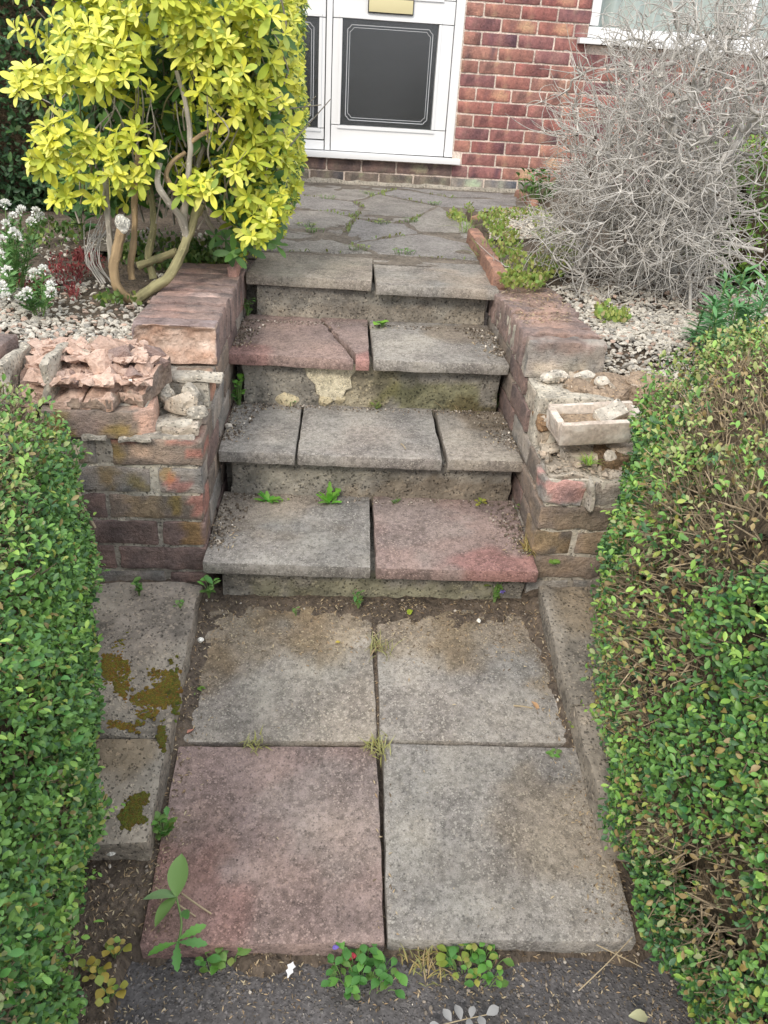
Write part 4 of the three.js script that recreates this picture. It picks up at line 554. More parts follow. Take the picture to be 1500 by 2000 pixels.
// ================================================================ GARDEN BEDS
const bedY = (x, z) => (x > -0.515 && x < 0 && z > -2.72 ? -0.25 : 0) + (x > 0.5 && x < 0.735 && z > -2.70 ? -0.25 : 0) + (x > 0.5 && z < -2.7 && x < (z < -4.3 ? 1.22 : 0.645) ? -0.12 : 0) - (x > 0.6 ? 0.125 * sstep(-2.17, -1.95, z) : 0) + 0.675 + 0.02 * fbm(x * 5, 7, z * 5, 4) + 0.03 * sstep(-2.4, -3.4, z);
function bed(name, x0, x1, z0, z1, label) { const nx = Math.round((x1 - x0) / 0.03), nz = Math.round((z0 - z1) / 0.03), g = new THREE.PlaneGeometry(x1 - x0, z0 - z1, nx, nz); g.rotateX(-Math.PI / 2); g.translate((x0 + x1) / 2, 0, (z0 + z1) / 2); const p = g.attributes.position, uv = g.attributes.uv; for (let i = 0; i < p.count; i++) { const x = p.getX(i), z = p.getZ(i); p.setY(i, bedY(x, z) + 0.01 * fbm(x * 30, 2, z * 30, 3)); uv.setXY(i, x, z); } g.computeVertexNormals(); return struct(name, g, MAT.bedSoil, label); }
bed('garden_bed', -4.2, -0.33, -1.90, -5.58, 'gravelled planting bed behind the left wall'); bed('garden_bed', 0.60, 4.5, -1.90, -5.58, 'gravelled planting bed below the house window');

// gravel: countless angular chips
{
  const geos = [1, 2, 3].map(s => { const g = lump(1.1, 0.45, 0.8, 300 + s * 3, 1, 0.45); g.deleteAttribute('color'); return g; }), mat = M([0.62, 0.595, 0.555], TX.slab, 0.001), R = rng(31);
  const gen = (n, pick) => { const L = [[], [], []]; for (let i = 0; i < n; i++) { const p = pick(R); if (!p) continue; const s = 0.005 + 0.010 * R() ** 1.8; _o.position.set(p[0], p[2] + s * 0.18, p[1]); _o.rotation.set(tri(R) * 0.9, R() * 6, tri(R) * 0.9); _o.scale.setScalar(s * 1.45); _o.updateMatrix(); const v = 0.62 + R() * 0.5, w = R(); L[Math.floor(R() * 3)].push({ m: _o.matrix.clone(), c: w < 0.10 ? C(v * 0.9, v * 0.7, v * 0.62) : w < 0.25 ? C(v * 0.6, v * 0.6, v * 0.6) : C(v, v * 0.98, v * 0.94) }); } return L; };
  const addB = (lists, label) => lists.forEach((l, i) => stuff('gravel', label + ['', ', larger pieces', ', flat pieces'][i], 'gravel', geos[i], mat, l));
  addB(gen(21000, R => { const x = lerp(-1.9, -0.50, R()), z = lerp(-1.90, -3.3, R() ** 1.3); const d = fbm(x * 4, 5, z * 4, 3) + 0.55 - sstep(-2.35, -2.9, z) * 0.75; return R() < d + 0.1 && !(z > -1.93 && x > -0.52) ? [x, z, bedY(x, z) + 0.012] : null; }), 'pale limestone gravel on the left bed');
  addB(gen(15000, R => { const x = lerp(0.74, 1.9, R()), z = lerp(-1.93, -2.75, R()); const d = 0.95 + 0.5 * fbm(x * 4, 5, z * 4, 3) - sstep(-2.35, -2.6, z) * 0.6; return R() < d ? [x, z, bedY(x, z) + 0.012] : null; }), 'pale limestone gravel beside the broken right wall');
  addB(gen(3000, R => { const p = onY(955 + R() * 130, 408 + R() * 68, 0.705); return fbm(p.x * 3, 8, p.z * 3, 3) > -0.2 ? [p.x, p.z, bedY(p.x, p.z) + 0.014] : null; }), 'pale gravel inside the terracotta edging');
}
// ---------------------------------------------------------------- terracotta edging
function edging(u0, v0, u1, v1, w, h, label, seed) { const a = onPlat(u0, v0, h), b = onPlat(u1, v1, h), L = Math.hypot(b.x - a.x, b.z - a.z); const t = thing('edging_tile', label, 'edging', [(a.x + b.x) / 2, platY((a.z + b.z) / 2) - 0.03, (a.z + b.z) / 2], 'terracotta edging'); const m = mesh('body', roughBox(w, h + 0.03, L, { s: [2, 3, Math.ceil(L / 0.02)], r: 0.012, amp: 0.003, freq: 30, seed, col: bcol(seed, [[0, 0, 0.2, 0.1, [1.1, 1.0, 0.9], 0.4]]) }), MAT.terracotta, t); m.position.y = (h + 0.03) / 2; t.rotation.y = Math.atan2(b.x - a.x, b.z - a.z); return t; }
edging(980, 528, 924, 448, 0.05, 0.045, 'long terracotta edging tile running back from the top step', 901);
edging(925, 420, 1010, 406, 0.045, 0.035, 'terracotta edging tile lying across, parallel to the house front', 902);
edging(1045, 390, 1013, 371, 0.05, 0.035, 'terracotta edging tile at the house corner by green weeds', 903);
{ const t = thing('edging_tile', 'upright pink edging tile wedged between the left wall and the top step', 'edging', [-0.318, 0.60, -2.66], 'terracotta edging'); const m = mesh('body', roughBox(0.032, 0.16, 0.20, { s: [2, 6, 6], r: 0.008, amp: 0.003, seed: 905 }), M([0.42, 0.25, 0.21], TX.brick, 0.002, { vertexColors: true }), t); m.position.set(0, 0.075, 0.0); t.rotation.z = 0.05; }

// ================================================================ HEDGES
// stations: [z, x0, x1, ytop, ybottom]; a clipped block with soft shoulders
function hedgeSurface(st, seed, ring = 44, sub = 6) {
  const rows = []; for (let i = 0; i < st.length - 1; i++) for (let k = 0; k < sub; k++) { const t = k / sub; rows.push(st[i].map((v, j) => lerp(v, st[i + 1][j], t))); } rows.push(st[st.length - 1]);
  const pos = [], idx = [], n = rows.length, end = i => { const a = Math.min(i, n - 1 - i) / 5; return a >= 1 ? 1 : Math.pow(1 - (1 - a) ** 2, 0.5); };
  rows.forEach(([z, x0, x1, yt, yb], i) => { const s = Math.max(0.02, end(i)), cx = (x0 + x1) / 2, cy = (yt + yb) / 2, a = (x1 - x0) / 2 * s, b = (yt - yb) / 2 * s; for (let j = 0; j <= ring; j++) { const th = j / ring * Math.PI * 2, c = Math.cos(th), q = Math.sin(th), e = 0.5; let x = cx + a * Math.sign(c) * Math.abs(c) ** e, y = cy + b * Math.sign(q) * Math.abs(q) ** e; const d = 0.055 * fbm(x * 6 + seed, y * 6, z * 6, 3) + 0.026 * noise(x * 18, y * 18 + seed, z * 18); x += c * d; y += q * d; pos.push(x, y, z + 0.02 * noise(x * 9, y * 9, seed)); } });
  for (let i = 0; i < n - 1; i++) for (let j = 0; j < ring; j++) { const a = i * (ring + 1) + j, b = a + ring + 1; idx.push(a, a + 1, b, b, a + 1, b + 1); }
  const g = new THREE.BufferGeometry(); g.setAttribute('position', new THREE.Float32BufferAttribute(pos, 3)); g.setIndex(idx); g.computeVertexNormals();
  const nn = g.attributes.normal, P = g.attributes.position; // make normals point outwards
  let s = 0; const c0 = V(0, 0, 0); for (let i = 0; i < P.count; i += 17) { const st0 = rows[Math.min(n - 1, Math.floor(i / (ring + 1)))]; c0.set((st0[1] + st0[2]) / 2, (st0[3] + st0[4]) / 2, P.getZ(i)); s += V(P.getX(i), P.getY(i), P.getZ(i)).sub(c0).dot(V(nn.getX(i), nn.getY(i), nn.getZ(i))); } if (s < 0) { for (let i = 0; i < nn.count; i++) nn.setXYZ(i, -nn.getX(i), -nn.getY(i), -nn.getZ(i)); for (let i = 0; i < idx.length; i += 3) { const t = idx[i]; idx[i] = idx[i + 1]; idx[i + 1] = t; } g.setIndex(idx); }
  return g;
}
function sampler(g, R) { const p = g.attributes.position, n = g.attributes.normal, ix = g.index, T = ix.count / 3, cum = new Float64Array(T); let s = 0; const a = V(), b = V(), c = V(); for (let i = 0; i < T; i++) { a.fromBufferAttribute(p, ix.getX(i * 3)); b.fromBufferAttribute(p, ix.getX(i * 3 + 1)); c.fromBufferAttribute(p, ix.getX(i * 3 + 2)); s += b.clone().sub(a).cross(c.clone().sub(a)).length() / 2; cum[i] = s; }
  return () => { const r = R() * s; let lo = 0, hi = T - 1; while (lo < hi) { const m = (lo + hi) >> 1; if (cum[m] < r) lo = m + 1; else hi = m; } let u = R(), v = R(); if (u + v > 1) { u = 1 - u; v = 1 - v; } const A = ix.getX(lo * 3), B = ix.getX(lo * 3 + 1), D = ix.getX(lo * 3 + 2), w = 1 - u - v; const P = V(), N = V(); for (const [q, k] of [[A, w], [B, u], [D, v]]) { P.addScaledVector(a.fromBufferAttribute(p, q), k); N.addScaledVector(b.fromBufferAttribute(n, q), k); } return [P, N.normalize()]; }; }
function boxHedge(name, label, stations, seed, { N, NT, leaf, colour, depth = 0.06, bare = null, keepFace, twigCol = MAT.hedgeTwig, coreIn = 0.085, base = 'gloss', category = 'hedge', coreMat = MAT.core, group, twigLen = 0.035, shoots = 0 }) {
  const h = thing(name, label, category, [0, 0, 0], group), R = rng(seed), surf = hedgeSurface(stations, seed), smp = sampler(surf, R);
  const inner = surf.clone(), ip = inner.attributes.position, inn = inner.attributes.normal; for (let i = 0; i < ip.count; i++) ip.setXYZ(i, ip.getX(i) - inn.getX(i) * coreIn, ip.getY(i) - inn.getY(i) * coreIn, ip.getZ(i) - inn.getZ(i) * coreIn); inner.computeVertexNormals(); { const uv = new Float32Array(ip.count * 2); for (let i = 0; i < ip.count; i++) { uv[i * 2] = ip.getX(i) + ip.getZ(i); uv[i * 2 + 1] = ip.getY(i); } inner.setAttribute('uv', new THREE.BufferAttribute(uv, 2)); }
  mesh('inner_growth', inner, coreMat, h).userData.label = 'tangle of brown stems inside';
  const L = [], geos = leaf.map(([l, w, o]) => leafGeo(l, w, { n: 4, fold: 0.3, curl: 0.12, widest: 0.58, tip: 0.8, round: 0.25, ...o }));
  while (L.length < N) {
    const [p, n] = smp(); if (keepFace && !keepFace(p, n)) continue; const br = bare ? bare(p, n) : 0; if (R() < br * 0.84) continue;
    const dep = R() ** 1.6 * depth; p.addScaledVector(n, 0.016 * (1 + 1.6 * noise(p.x * 16, p.y * 16, p.z * 16)) - dep); const d = n.clone().multiplyScalar(0.15 + 0.6 * R()).add(V(tri(R), tri(R) + 0.3, tri(R)).multiplyScalar(1.1)).normalize(); const upv = n.clone().multiplyScalar(0.7).add(V(tri(R) * 0.6, 0.6 + tri(R) * 0.5, tri(R) * 0.6 + 0.1)).normalize();
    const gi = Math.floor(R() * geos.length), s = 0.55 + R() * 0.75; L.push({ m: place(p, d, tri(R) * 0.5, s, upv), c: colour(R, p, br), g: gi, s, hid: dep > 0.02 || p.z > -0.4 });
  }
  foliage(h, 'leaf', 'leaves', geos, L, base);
  // clipped twig ends and dead stems
  const tg = new THREE.CylinderGeometry(0.0004, 0.0010, 1, 4, 1); tg.translate(0, 0.5, 0); tg.rotateX(Math.PI / 2); const T = []; while (T.length < NT) { const [p, n] = smp(); if (keepFace && !keepFace(p, n)) continue; const br = bare ? bare(p, n) : 0.3; if (R() > 0.22 + br) continue; const d = n.clone().multiplyScalar(0.5 + R()).add(V(tri(R), tri(R) + 0.2, tri(R)).multiplyScalar(1.6)).normalize(); const l = twigLen * (0.3 + R()); p.addScaledVector(n, -0.02 - R() * 0.02); const m = place(p, d, 0, 1); m.scale(V(1 + R(), 1 + R(), l)); const v = (0.5 + R() * 1.1) * (R() < 0.25 ? 1.5 : 1); T.push({ m, c: C(v, v * 0.95, v * 0.88) }); }
  if (shoots) { const S = []; for (let k = 0; k < shoots; k++) { const [p, n] = smp(); if (keepFace && !keepFace(p, n)) { k--; continue; } const d = n.clone().multiplyScalar(0.5 + 0.4 * R()).add(V(tri(R) * 0.5, 0.55 + 0.3 * R(), tri(R) * 0.5)).normalize(), len = 0.025 + R() ** 2 * 0.05; for (let q = 0; q < 7; q++) { const f = q / 6, b = p.clone().addScaledVector(d, len * f), sd = V(tri(R), tri(R), tri(R)).cross(d).normalize().addScaledVector(d, 0.7).normalize(); S.push({ m: place(b, sd, tri(R) * 0.6, 0.75 + R() * 0.5), c: mixC(C(0.15, 0.34, 0.06), C(0.30, 0.46, 0.09), R()), g: q % geos.length }); } }
    geos.forEach((g, gi) => { const L2 = S.filter(s => s.g === gi), im = new THREE.InstancedMesh(g, LEAFWHITE[base], L2.length); im.name = 'young_shoots'; L2.forEach((l, i) => { im.setMatrixAt(i, l.m); im.setColorAt(i, l.c); }); im.userData.kind = 'stuff'; im.castShadow = im.receiveShadow = true; h.add(im); }); }
  const im = new THREE.InstancedMesh(tg, twigCol, T.length); im.name = 'twigs'; T.forEach((l, i) => { im.setMatrixAt(i, l.m); im.setColorAt(i, l.c); }); im.userData.kind = 'stuff'; im.castShadow = im.receiveShadow = true; h.add(im);
  return { h, R, smp };
}
const G1 = C(0.062, 0.165, 0.04), G2 = C(0.15, 0.31, 0.06), G3 = C(0.036, 0.105, 0.048), GY = C(0.33, 0.36, 0.07), GB = C(0.30, 0.20, 0.09), GP = C(0.40, 0.40, 0.20);
const boxLeaf = [[0.0112, 0.0064, {}], [0.0092, 0.0056, { curl: 0.3, fold: 0.5 }], [0.0138, 0.0070, { curl: 0.05 }], [0.0115, 0.0074, { fold: 0.7, curl: 0.35 }]];
const visHedge = (p, n) => p.z < -0.30 && (n.z > -0.6);
{ // left hedge
  const st = [[-1.66, -1.15, -0.60, 0.73, 0.05], [-1.5, -1.2, -0.565, 0.765, 0.0], [-1.3, -1.2, -0.50, 0.765, -0.02], [-1.1, -1.2, -0.445, 0.75, -0.03], [-0.9, -1.2, -0.385, 0.75, -0.06], [-0.7, -1.2, -0.365, 0.75, -0.08], [-0.5, -1.15, -0.37, 0.74, -0.08], [-0.25, -1.1, -0.42, 0.70, -0.08]];
  const bare = (p, n) => clamp(0.75 * sstep(0.12, 0.45, fbm(p.x * 4 + 3, p.y * 3, p.z * 4, 3)) + 0.5 * sstep(0.62, 0.74, p.y) + (p.z < -1.45 && p.y > 0.3 ? 0.35 : 0));
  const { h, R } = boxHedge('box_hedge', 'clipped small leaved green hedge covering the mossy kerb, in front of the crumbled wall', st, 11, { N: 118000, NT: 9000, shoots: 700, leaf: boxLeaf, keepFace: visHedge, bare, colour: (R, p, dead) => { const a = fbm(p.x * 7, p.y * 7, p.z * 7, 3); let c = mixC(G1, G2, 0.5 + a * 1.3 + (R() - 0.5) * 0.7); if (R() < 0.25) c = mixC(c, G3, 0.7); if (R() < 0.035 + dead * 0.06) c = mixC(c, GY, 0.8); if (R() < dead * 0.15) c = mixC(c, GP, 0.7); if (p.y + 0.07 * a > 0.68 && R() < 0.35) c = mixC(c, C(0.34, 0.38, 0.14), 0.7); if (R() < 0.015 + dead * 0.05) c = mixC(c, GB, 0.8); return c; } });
  for (const pts of [[[150, 870, -1.60], [148, 930, -1.58], [160, 985, -1.59], [185, 1030, -1.62]], [[120, 1180, -1.42], [128, 1260, -1.38], [122, 1350, -1.30], [120, 1420, -1.27]], [[185, 1150, -1.6], [190, 1110, -1.6], [180, 1060, -1.6]]]) mesh('stem', tube(pts.map(([u, v, z]) => onZ(u, v, z)), 0.006, 0.004, 6, 14, 0.3), MAT.hedgeTwig, h);
}
{ // right hedge, browner with bare wood
  const st = [[-1.82, 0.80, 1.75, 0.83, 0.15], [-1.70, 0.73, 1.75, 0.865, 0.05], [-1.58, 0.695, 1.75, 0.86, 0.0], [-1.4, 0.62, 1.75, 0.87, -0.02], [-1.2, 0.55, 1.7, 0.88, -0.03], [-1.0, 0.518, 1.65, 0.88, -0.05], [-0.8, 0.532, 1.6, 0.88, -0.08], [-0.6, 0.61, 1.55, 0.88, -0.08], [-0.4, 0.66, 1.5, 0.86, -0.08], [-0.2, 0.72, 1.4, 0.8, -0.08]];
  const bare = (p, n) => clamp(0.95 * sstep(0.0, 0.26, fbm(p.x * 5 + 8, p.y * 3.6, p.z * 5, 3) + 0.16 * sstep(-1.45, -0.9, p.z) - 0.06) + 0.45 * sstep(0.72, 0.86, p.y));
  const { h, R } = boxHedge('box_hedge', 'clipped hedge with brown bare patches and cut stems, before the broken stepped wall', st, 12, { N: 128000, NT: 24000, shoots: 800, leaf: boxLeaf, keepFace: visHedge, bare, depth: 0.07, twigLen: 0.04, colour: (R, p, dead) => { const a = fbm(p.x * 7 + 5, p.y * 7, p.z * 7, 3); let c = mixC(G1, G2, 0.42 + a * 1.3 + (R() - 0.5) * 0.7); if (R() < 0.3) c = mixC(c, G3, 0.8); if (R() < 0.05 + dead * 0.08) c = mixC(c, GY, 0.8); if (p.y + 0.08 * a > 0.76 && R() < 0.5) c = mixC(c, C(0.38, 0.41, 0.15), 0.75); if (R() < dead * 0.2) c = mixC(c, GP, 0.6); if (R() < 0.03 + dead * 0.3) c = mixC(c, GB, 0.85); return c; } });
  for (const [pts, r] of [[[[1318, 790, -1.56], [1330, 850, -1.53], [1345, 930, -1.49], [1352, 960, -1.47]], 0.009], [[[1360, 800, -1.52], [1352, 850, -1.5], [1350, 905, -1.48]], 0.008], [[[1265, 1060, -1.48], [1270, 1150, -1.42], [1262, 1240, -1.34], [1250, 1330, -1.26], [1255, 1410, -1.2]], 0.0055], [[[1300, 1340, -1.2], [1320, 1420, -1.15], [1350, 1460, -1.12]], 0.005], [[[1340, 1360, -1.18], [1375, 1390, -1.15], [1380, 1420, -1.13]], 0.009], [[[1380, 1780, -0.83], [1410, 1830, -0.81], [1435, 1870, -0.79]], 0.006], [[[1440, 1820, -0.79], [1465, 1880, -0.77], [1480, 1950, -0.75]], 0.007], [[[1335, 1520, -1.05], [1350, 1560, -1.02], [1390, 1590, -1.0]], 0.004]]) mesh('stem', tube(pts.map(([u, v, z]) => onZ(u, v, z)), r, r * 0.75, 6, 14, 0.35), r > 0.0075 ? MAT.barkGrey : MAT.hedgeTwig, h);
}
{ // dark hedge behind the yellow shrub, far left
  const st = [[-5.3, -2.9, -1.05, 2.3, 0.62], [-4.8, -2.95, -0.92, 2.4, 0.62], [-4.2, -3.0, -0.85, 2.4, 0.62], [-3.8, -2.95, -0.85, 2.4, 0.62], [-3.5, -2.9, -0.95, 2.3, 0.65]];
  boxHedge('dark_hedge', 'tall dark green hedge behind the yellow leaved shrub', st, 13, { N: 42000, NT: 500, leaf: [[0.034, 0.016, {}], [0.028, 0.014, { curl: 0.2 }]], depth: 0.12, coreIn: 0.10, keepFace: (p, n) => n.z > -0.2 && p.x > -2.3, colour: (R, p) => { const a = fbm(p.x * 5, p.y * 5, p.z * 5, 3); return mixC(C(0.035, 0.085, 0.035), C(0.075, 0.16, 0.055), 0.35 + a + (R() - 0.5) * 0.8); } });
}
{ // fresh green shrub behind the dead bush, right
  const st = [[-4.0, 1.75, 3.0, 1.05, 0.62], [-3.8, 1.6, 3.1, 1.17, 0.62], [-3.4, 1.40, 3.1, 1.20, 0.62], [-3.0, 1.36, 3.0, 1.14, 0.62], [-2.75, 1.42, 2.9, 1.0, 0.65]];
  boxHedge('green_shrub', 'low fresh green shrub behind the grey dead bush', st, 14, { N: 15000, NT: 300, leaf: [[0.026, 0.010, {}], [0.022, 0.009, { curl: 0.2 }]], depth: 0.12, coreIn: 0.09, keepFace: (p, n) => n.z > -0.3 && p.x < 2.7, category: 'shrub', colour: (R, p) => { const a = fbm(p.x * 5, p.y * 5, p.z * 5, 3); return mixC(C(0.05, 0.14, 0.03), C(0.20, 0.36, 0.04), 0.55 + a + 0.5 * (R() - 0.5)); } });
}
// ================================================================ YELLOW SHRUB
{
  const sh = thing('yellow_shrub', 'golden yellow leaved shrub with bare forked stems beside the steps', 'shrub', [0, 0, 0]), R = rng(21), L = [];
  const geos = [leafGeo(0.060, 0.021, { n: 6, fold: 0.2, curl: 0.16, widest: 0.62, tip: 0.75, round: 0.22 }), leafGeo(0.052, 0.020, { n: 6, fold: 0.25, curl: 0.08, widest: 0.64, tip: 0.75, round: 0.25 }), leafGeo(0.066, 0.0225, { n: 6, fold: 0.2, curl: 0.26, widest: 0.62, tip: 0.75, round: 0.2 })];
  const YY = C(0.74, 0.73, 0.06), YL = C(0.84, 0.84, 0.24), YG = C(0.42, 0.50, 0.045), GG = C(0.11, 0.25, 0.035), GD = C(0.045, 0.12, 0.035);
  function rosette(p, n, k, young, s0, hid) {
    const t1 = V(-n.z, 0.2, n.x).cross(n).normalize(), t2 = n.clone().cross(t1), ph = R() * 6.28;
    for (let i = 0; i < k; i++) { const a = ph + i * 2.4, tier = i / k, el = lerp(0.05, 1.15, tier) + tri(R) * 0.25; const d = t1.clone().multiplyScalar(Math.cos(a) * Math.cos(el)).addScaledVector(t2, Math.sin(a) * Math.cos(el)).addScaledVector(n, Math.sin(el)).normalize(); d.y -= 0.05; d.normalize(); const s = s0 * lerp(1.1, 0.6, tier) * (0.62 + R() * 0.62);
      let c = young > 0.5 ? mixC(YY, YL, R() * 0.8) : young > 0.2 ? mixC(YY, YG, R()) : mixC(GG, GD, R()); if (young > 0.2 && tier < 0.4 && R() < 0.6) c = mixC(c, YG, 0.85); if (young > 0.2 && R() < 0.07) c = mixC(c, GG, 0.6); const up = place(p.clone().addScaledVector(n, tier * 0.006), d, tri(R) * 0.35, s, n.clone().add(V(0, 0.3, 0.1)).normalize()); L.push({ m: up, c, g: Math.floor(R() * 3), s: s * (young > 0.2 ? 1.4 : 0.8), hid }); }
  }
  const lobes = [[150, 25, 105, -2.55], [250, 5, 95, -2.5], [330, 35, 105, -2.42], [450, 40, 100, -2.5], [170, 140, 70, -2.36], [225, 150, 55, -2.34], [75, 185, 50, -2.36], [110, 180, 45, -2.36], [130, 285, 62, -2.36], [95, 300, 40, -2.36], [185, 335, 58, -2.38], [265, 290, 38, -2.36], [235, 315, 40, -2.38], [425, 130, 85, -2.45], [500, 90, 75, -2.6], [440, 225, 62, -2.5], [510, 210, 70, -2.6], [500, 310, 72, -2.6], [465, 340, 52, -2.5], [375, 380, 36, -2.38], [410, 385, 40, -2.40], [520, 410, 60, -2.6], [500, 455, 40, -2.48], [550, 440, 38, -2.65], [200, 80, 60, -2.42], [555, 330, 45, -2.75], [560, 180, 45, -2.85], [550, 60, 50, -2.85], [195, 80, 40, -2.38], [130, 385, 22, -2.38], [210, 375, 28, -2.38], [265, 355, 22, -2.38]];
  for (const [u, v, r, z] of lobes) { const c = onZ(u, v, z), rm = r / FPX * Math.abs(z) * 1.02, n = Math.max(5, Math.round(rm * rm * 1650)); for (let i = 0; i < n; i++) { let d; do { d = V(tri(R), tri(R) + 0.25, tri(R) + 0.35); } while (d.lengthSq() < 0.05); d.normalize(); if (d.z < -0.4) d.z *= -1; const rr = rm * (0.55 + 0.45 * R()), p = c.clone().addScaledVector(V(d.x, d.y * 0.92, d.z * 0.75), rr); const nn = d.clone().multiplyScalar(0.7).add(V(tri(R) * 0.3, 0.5, 0.5)).normalize(); const hit = noise(p.x * 12, p.y * 12, p.z * 12) - 0.35 * R(); rosette(p, nn, 7 + Math.floor(R() * 4), d.y < -0.35 ? 0.3 : (u > 470 && R() < 0.5) ? 0.25 : hit > -0.55 ? 0.9 : 0.3, 0.52 + R() * 0.34); } }
  // the side clipped along the path
  for (let i = 0; i < 1500; i++) { const z = lerp(-2.62, -3.75, R()), y = lerp(0.75, 1.85, R()); const x = lerp(-0.235, -0.165, sstep(-2.6, -3.2, z)) + 0.03 * noise(y * 7, z * 7, 3) - 0.06 * sstep(0.9, 0.79, y) - 0.02 * R(); rosette(V(x, y, z), V(0.9, 0.35 + R() * 0.3, 0.3).normalize(), 6, R() < 0.4 ? 0.35 : R() < 0.35 ? 0.9 : 0.1, 0.42 + R() * 0.2, true); }
  // older green leaves further in
  for (let i = 0; i < 1400; i++) { const u = 120 + R() * 420, v = 10 + R() * 470, z = lerp(-2.55, -3.1, R()); if (v > 400 && u < 440) continue; const p = onZ(u, v, z); if (p.y < 0.80) continue; rosette(p, V(tri(R), 0.6 + tri(R) * 0.4, 0.6).normalize(), 5, R() < 0.25 ? 0.3 : 0.05, 0.8 + R() * 0.4, v < 90); }
  for (const [u, v, z] of [[455, 495, -2.5], [440, 470, -2.55], [480, 485, -2.5], [420, 460, -2.6]]) rosette(onZ(u, v, z), V(0.2, 0.4, 0.8).normalize(), 5, 0.05, 0.95);
  foliage(sh, 'leaf', 'leaves', geos, L, 'soft');
  // stems
  const stem = (pts, r0, r1, m) => mesh('stem', tube(pts.map(([u, v, z]) => onZ(u, v, z)), r0, r1, 8, 26, 0.28), m, sh);
  stem([[262, 590, -2.36], [235, 570, -2.34], [222, 535, -2.34], [230, 480, -2.35], [240, 440, -2.36]], 0.0145, 0.0135, MAT.barkPale);
  const cap = mesh('lichen_cap', lump(0.042, 0.06, 0.042, 401, 2, 0.3), MAT.lichen, sh); cap.position.copy(onZ(240, 438, -2.355)); cap.userData.label = 'stub end crusted with white lichen';
  stem([[258, 545, -2.40], [255, 520, -2.40], [262, 460, -2.41], [263, 380, -2.44], [270, 300, -2.5]], 0.010, 0.008, MAT.barkPale);
  stem([[222, 540, -2.37], [215, 470, -2.38], [208, 400, -2.40], [205, 330, -2.45]], 0.011, 0.008, MAT.barkGrey);
  stem([[262, 590, -2.34], [300, 562, -2.34], [330, 540, -2.36], [350, 505, -2.38], [366, 465, -2.40], [378, 430, -2.41], [390, 398, -2.43]], 0.0165, 0.0115, MAT.barkGreen);
  stem([[366, 465, -2.40], [352, 425, -2.38], [325, 390, -2.36], [308, 360, -2.36], [312, 318, -2.37]], 0.011, 0.008, MAT.barkGrey);
  stem([[362, 460, -2.40], [360, 420, -2.40], [366, 350, -2.40], [372, 280, -2.41], [360, 190, -2.42], [345, 140, -2.45]], 0.010, 0.006, MAT.barkGrey);
  stem([[372, 280, -2.41], [390, 265, -2.41], [420, 250, -2.45]], 0.006, 0.004, MAT.barkPale); stem([[340, 372, -2.38], [325, 345, -2.38], [335, 318, -2.4], [362, 298, -2.42]], 0.007, 0.006, MAT.barkPale);
  stem([[300, 545, -2.5], [290, 500, -2.52], [300, 440, -2.55], [290, 350, -2.6]], 0.012, 0.009, MAT.barkGreen); stem([[270, 520, -2.5], [310, 505, -2.5], [345, 490, -2.48]], 0.012, 0.012, MAT.barkGreen); stem([[440, 480, -2.7], [400, 420, -2.65], [385, 330, -2.6], [440, 200, -2.6]], 0.009, 0.005, MAT.barkGrey);
  for (let i = 0; i < 46; i++) { const u = 150 + R() * 340, v = 130 + R() * 260, z = -2.42 - R() * 0.15; stem([[u, v + 60, z - 0.05], [u + tri(R) * 25, v + 20, z], [u + tri(R) * 60, v - 30, z]], 0.0028, 0.0016, R() < 0.5 ? MAT.barkGrey : MAT.barkGreen); }
  // inner dark mass of crossing stems
  const tw = []; for (let i = 0; i < 260; i++) { const p = onZ(150 + R() * 380, 20 + R() * 420, -2.6 - R() * 0.4); tw.push(tube([p, p.clone().add(V(tri(R) * 0.12, 0.1 + R() * 0.1, tri(R) * 0.1)), p.clone().add(V(tri(R) * 0.25, 0.22 + R() * 0.15, tri(R) * 0.2))], 0.004, 0.0015, 4, 5)); } mesh('twigs', mergeGeometries(tw), MAT.barkGrey, sh).userData.kind = 'stuff';
  // wispy dead stalks at its foot
  const ws = []; for (let i = 0; i < 16; i++) { const p = onY(195 + R() * 25, 545 + R() * 10, 0.70); ws.push(tube([p, p.clone().add(V(-0.02 - R() * 0.03, 0.06, tri(R) * 0.03)), p.clone().add(V(-0.01 + tri(R) * 0.05, 0.12 + R() * 0.08, tri(R) * 0.05))], 0.0022, 0.001, 4, 6)); } mesh('dead_stalks', mergeGeometries(ws), MAT.deadTwig, sh);
}
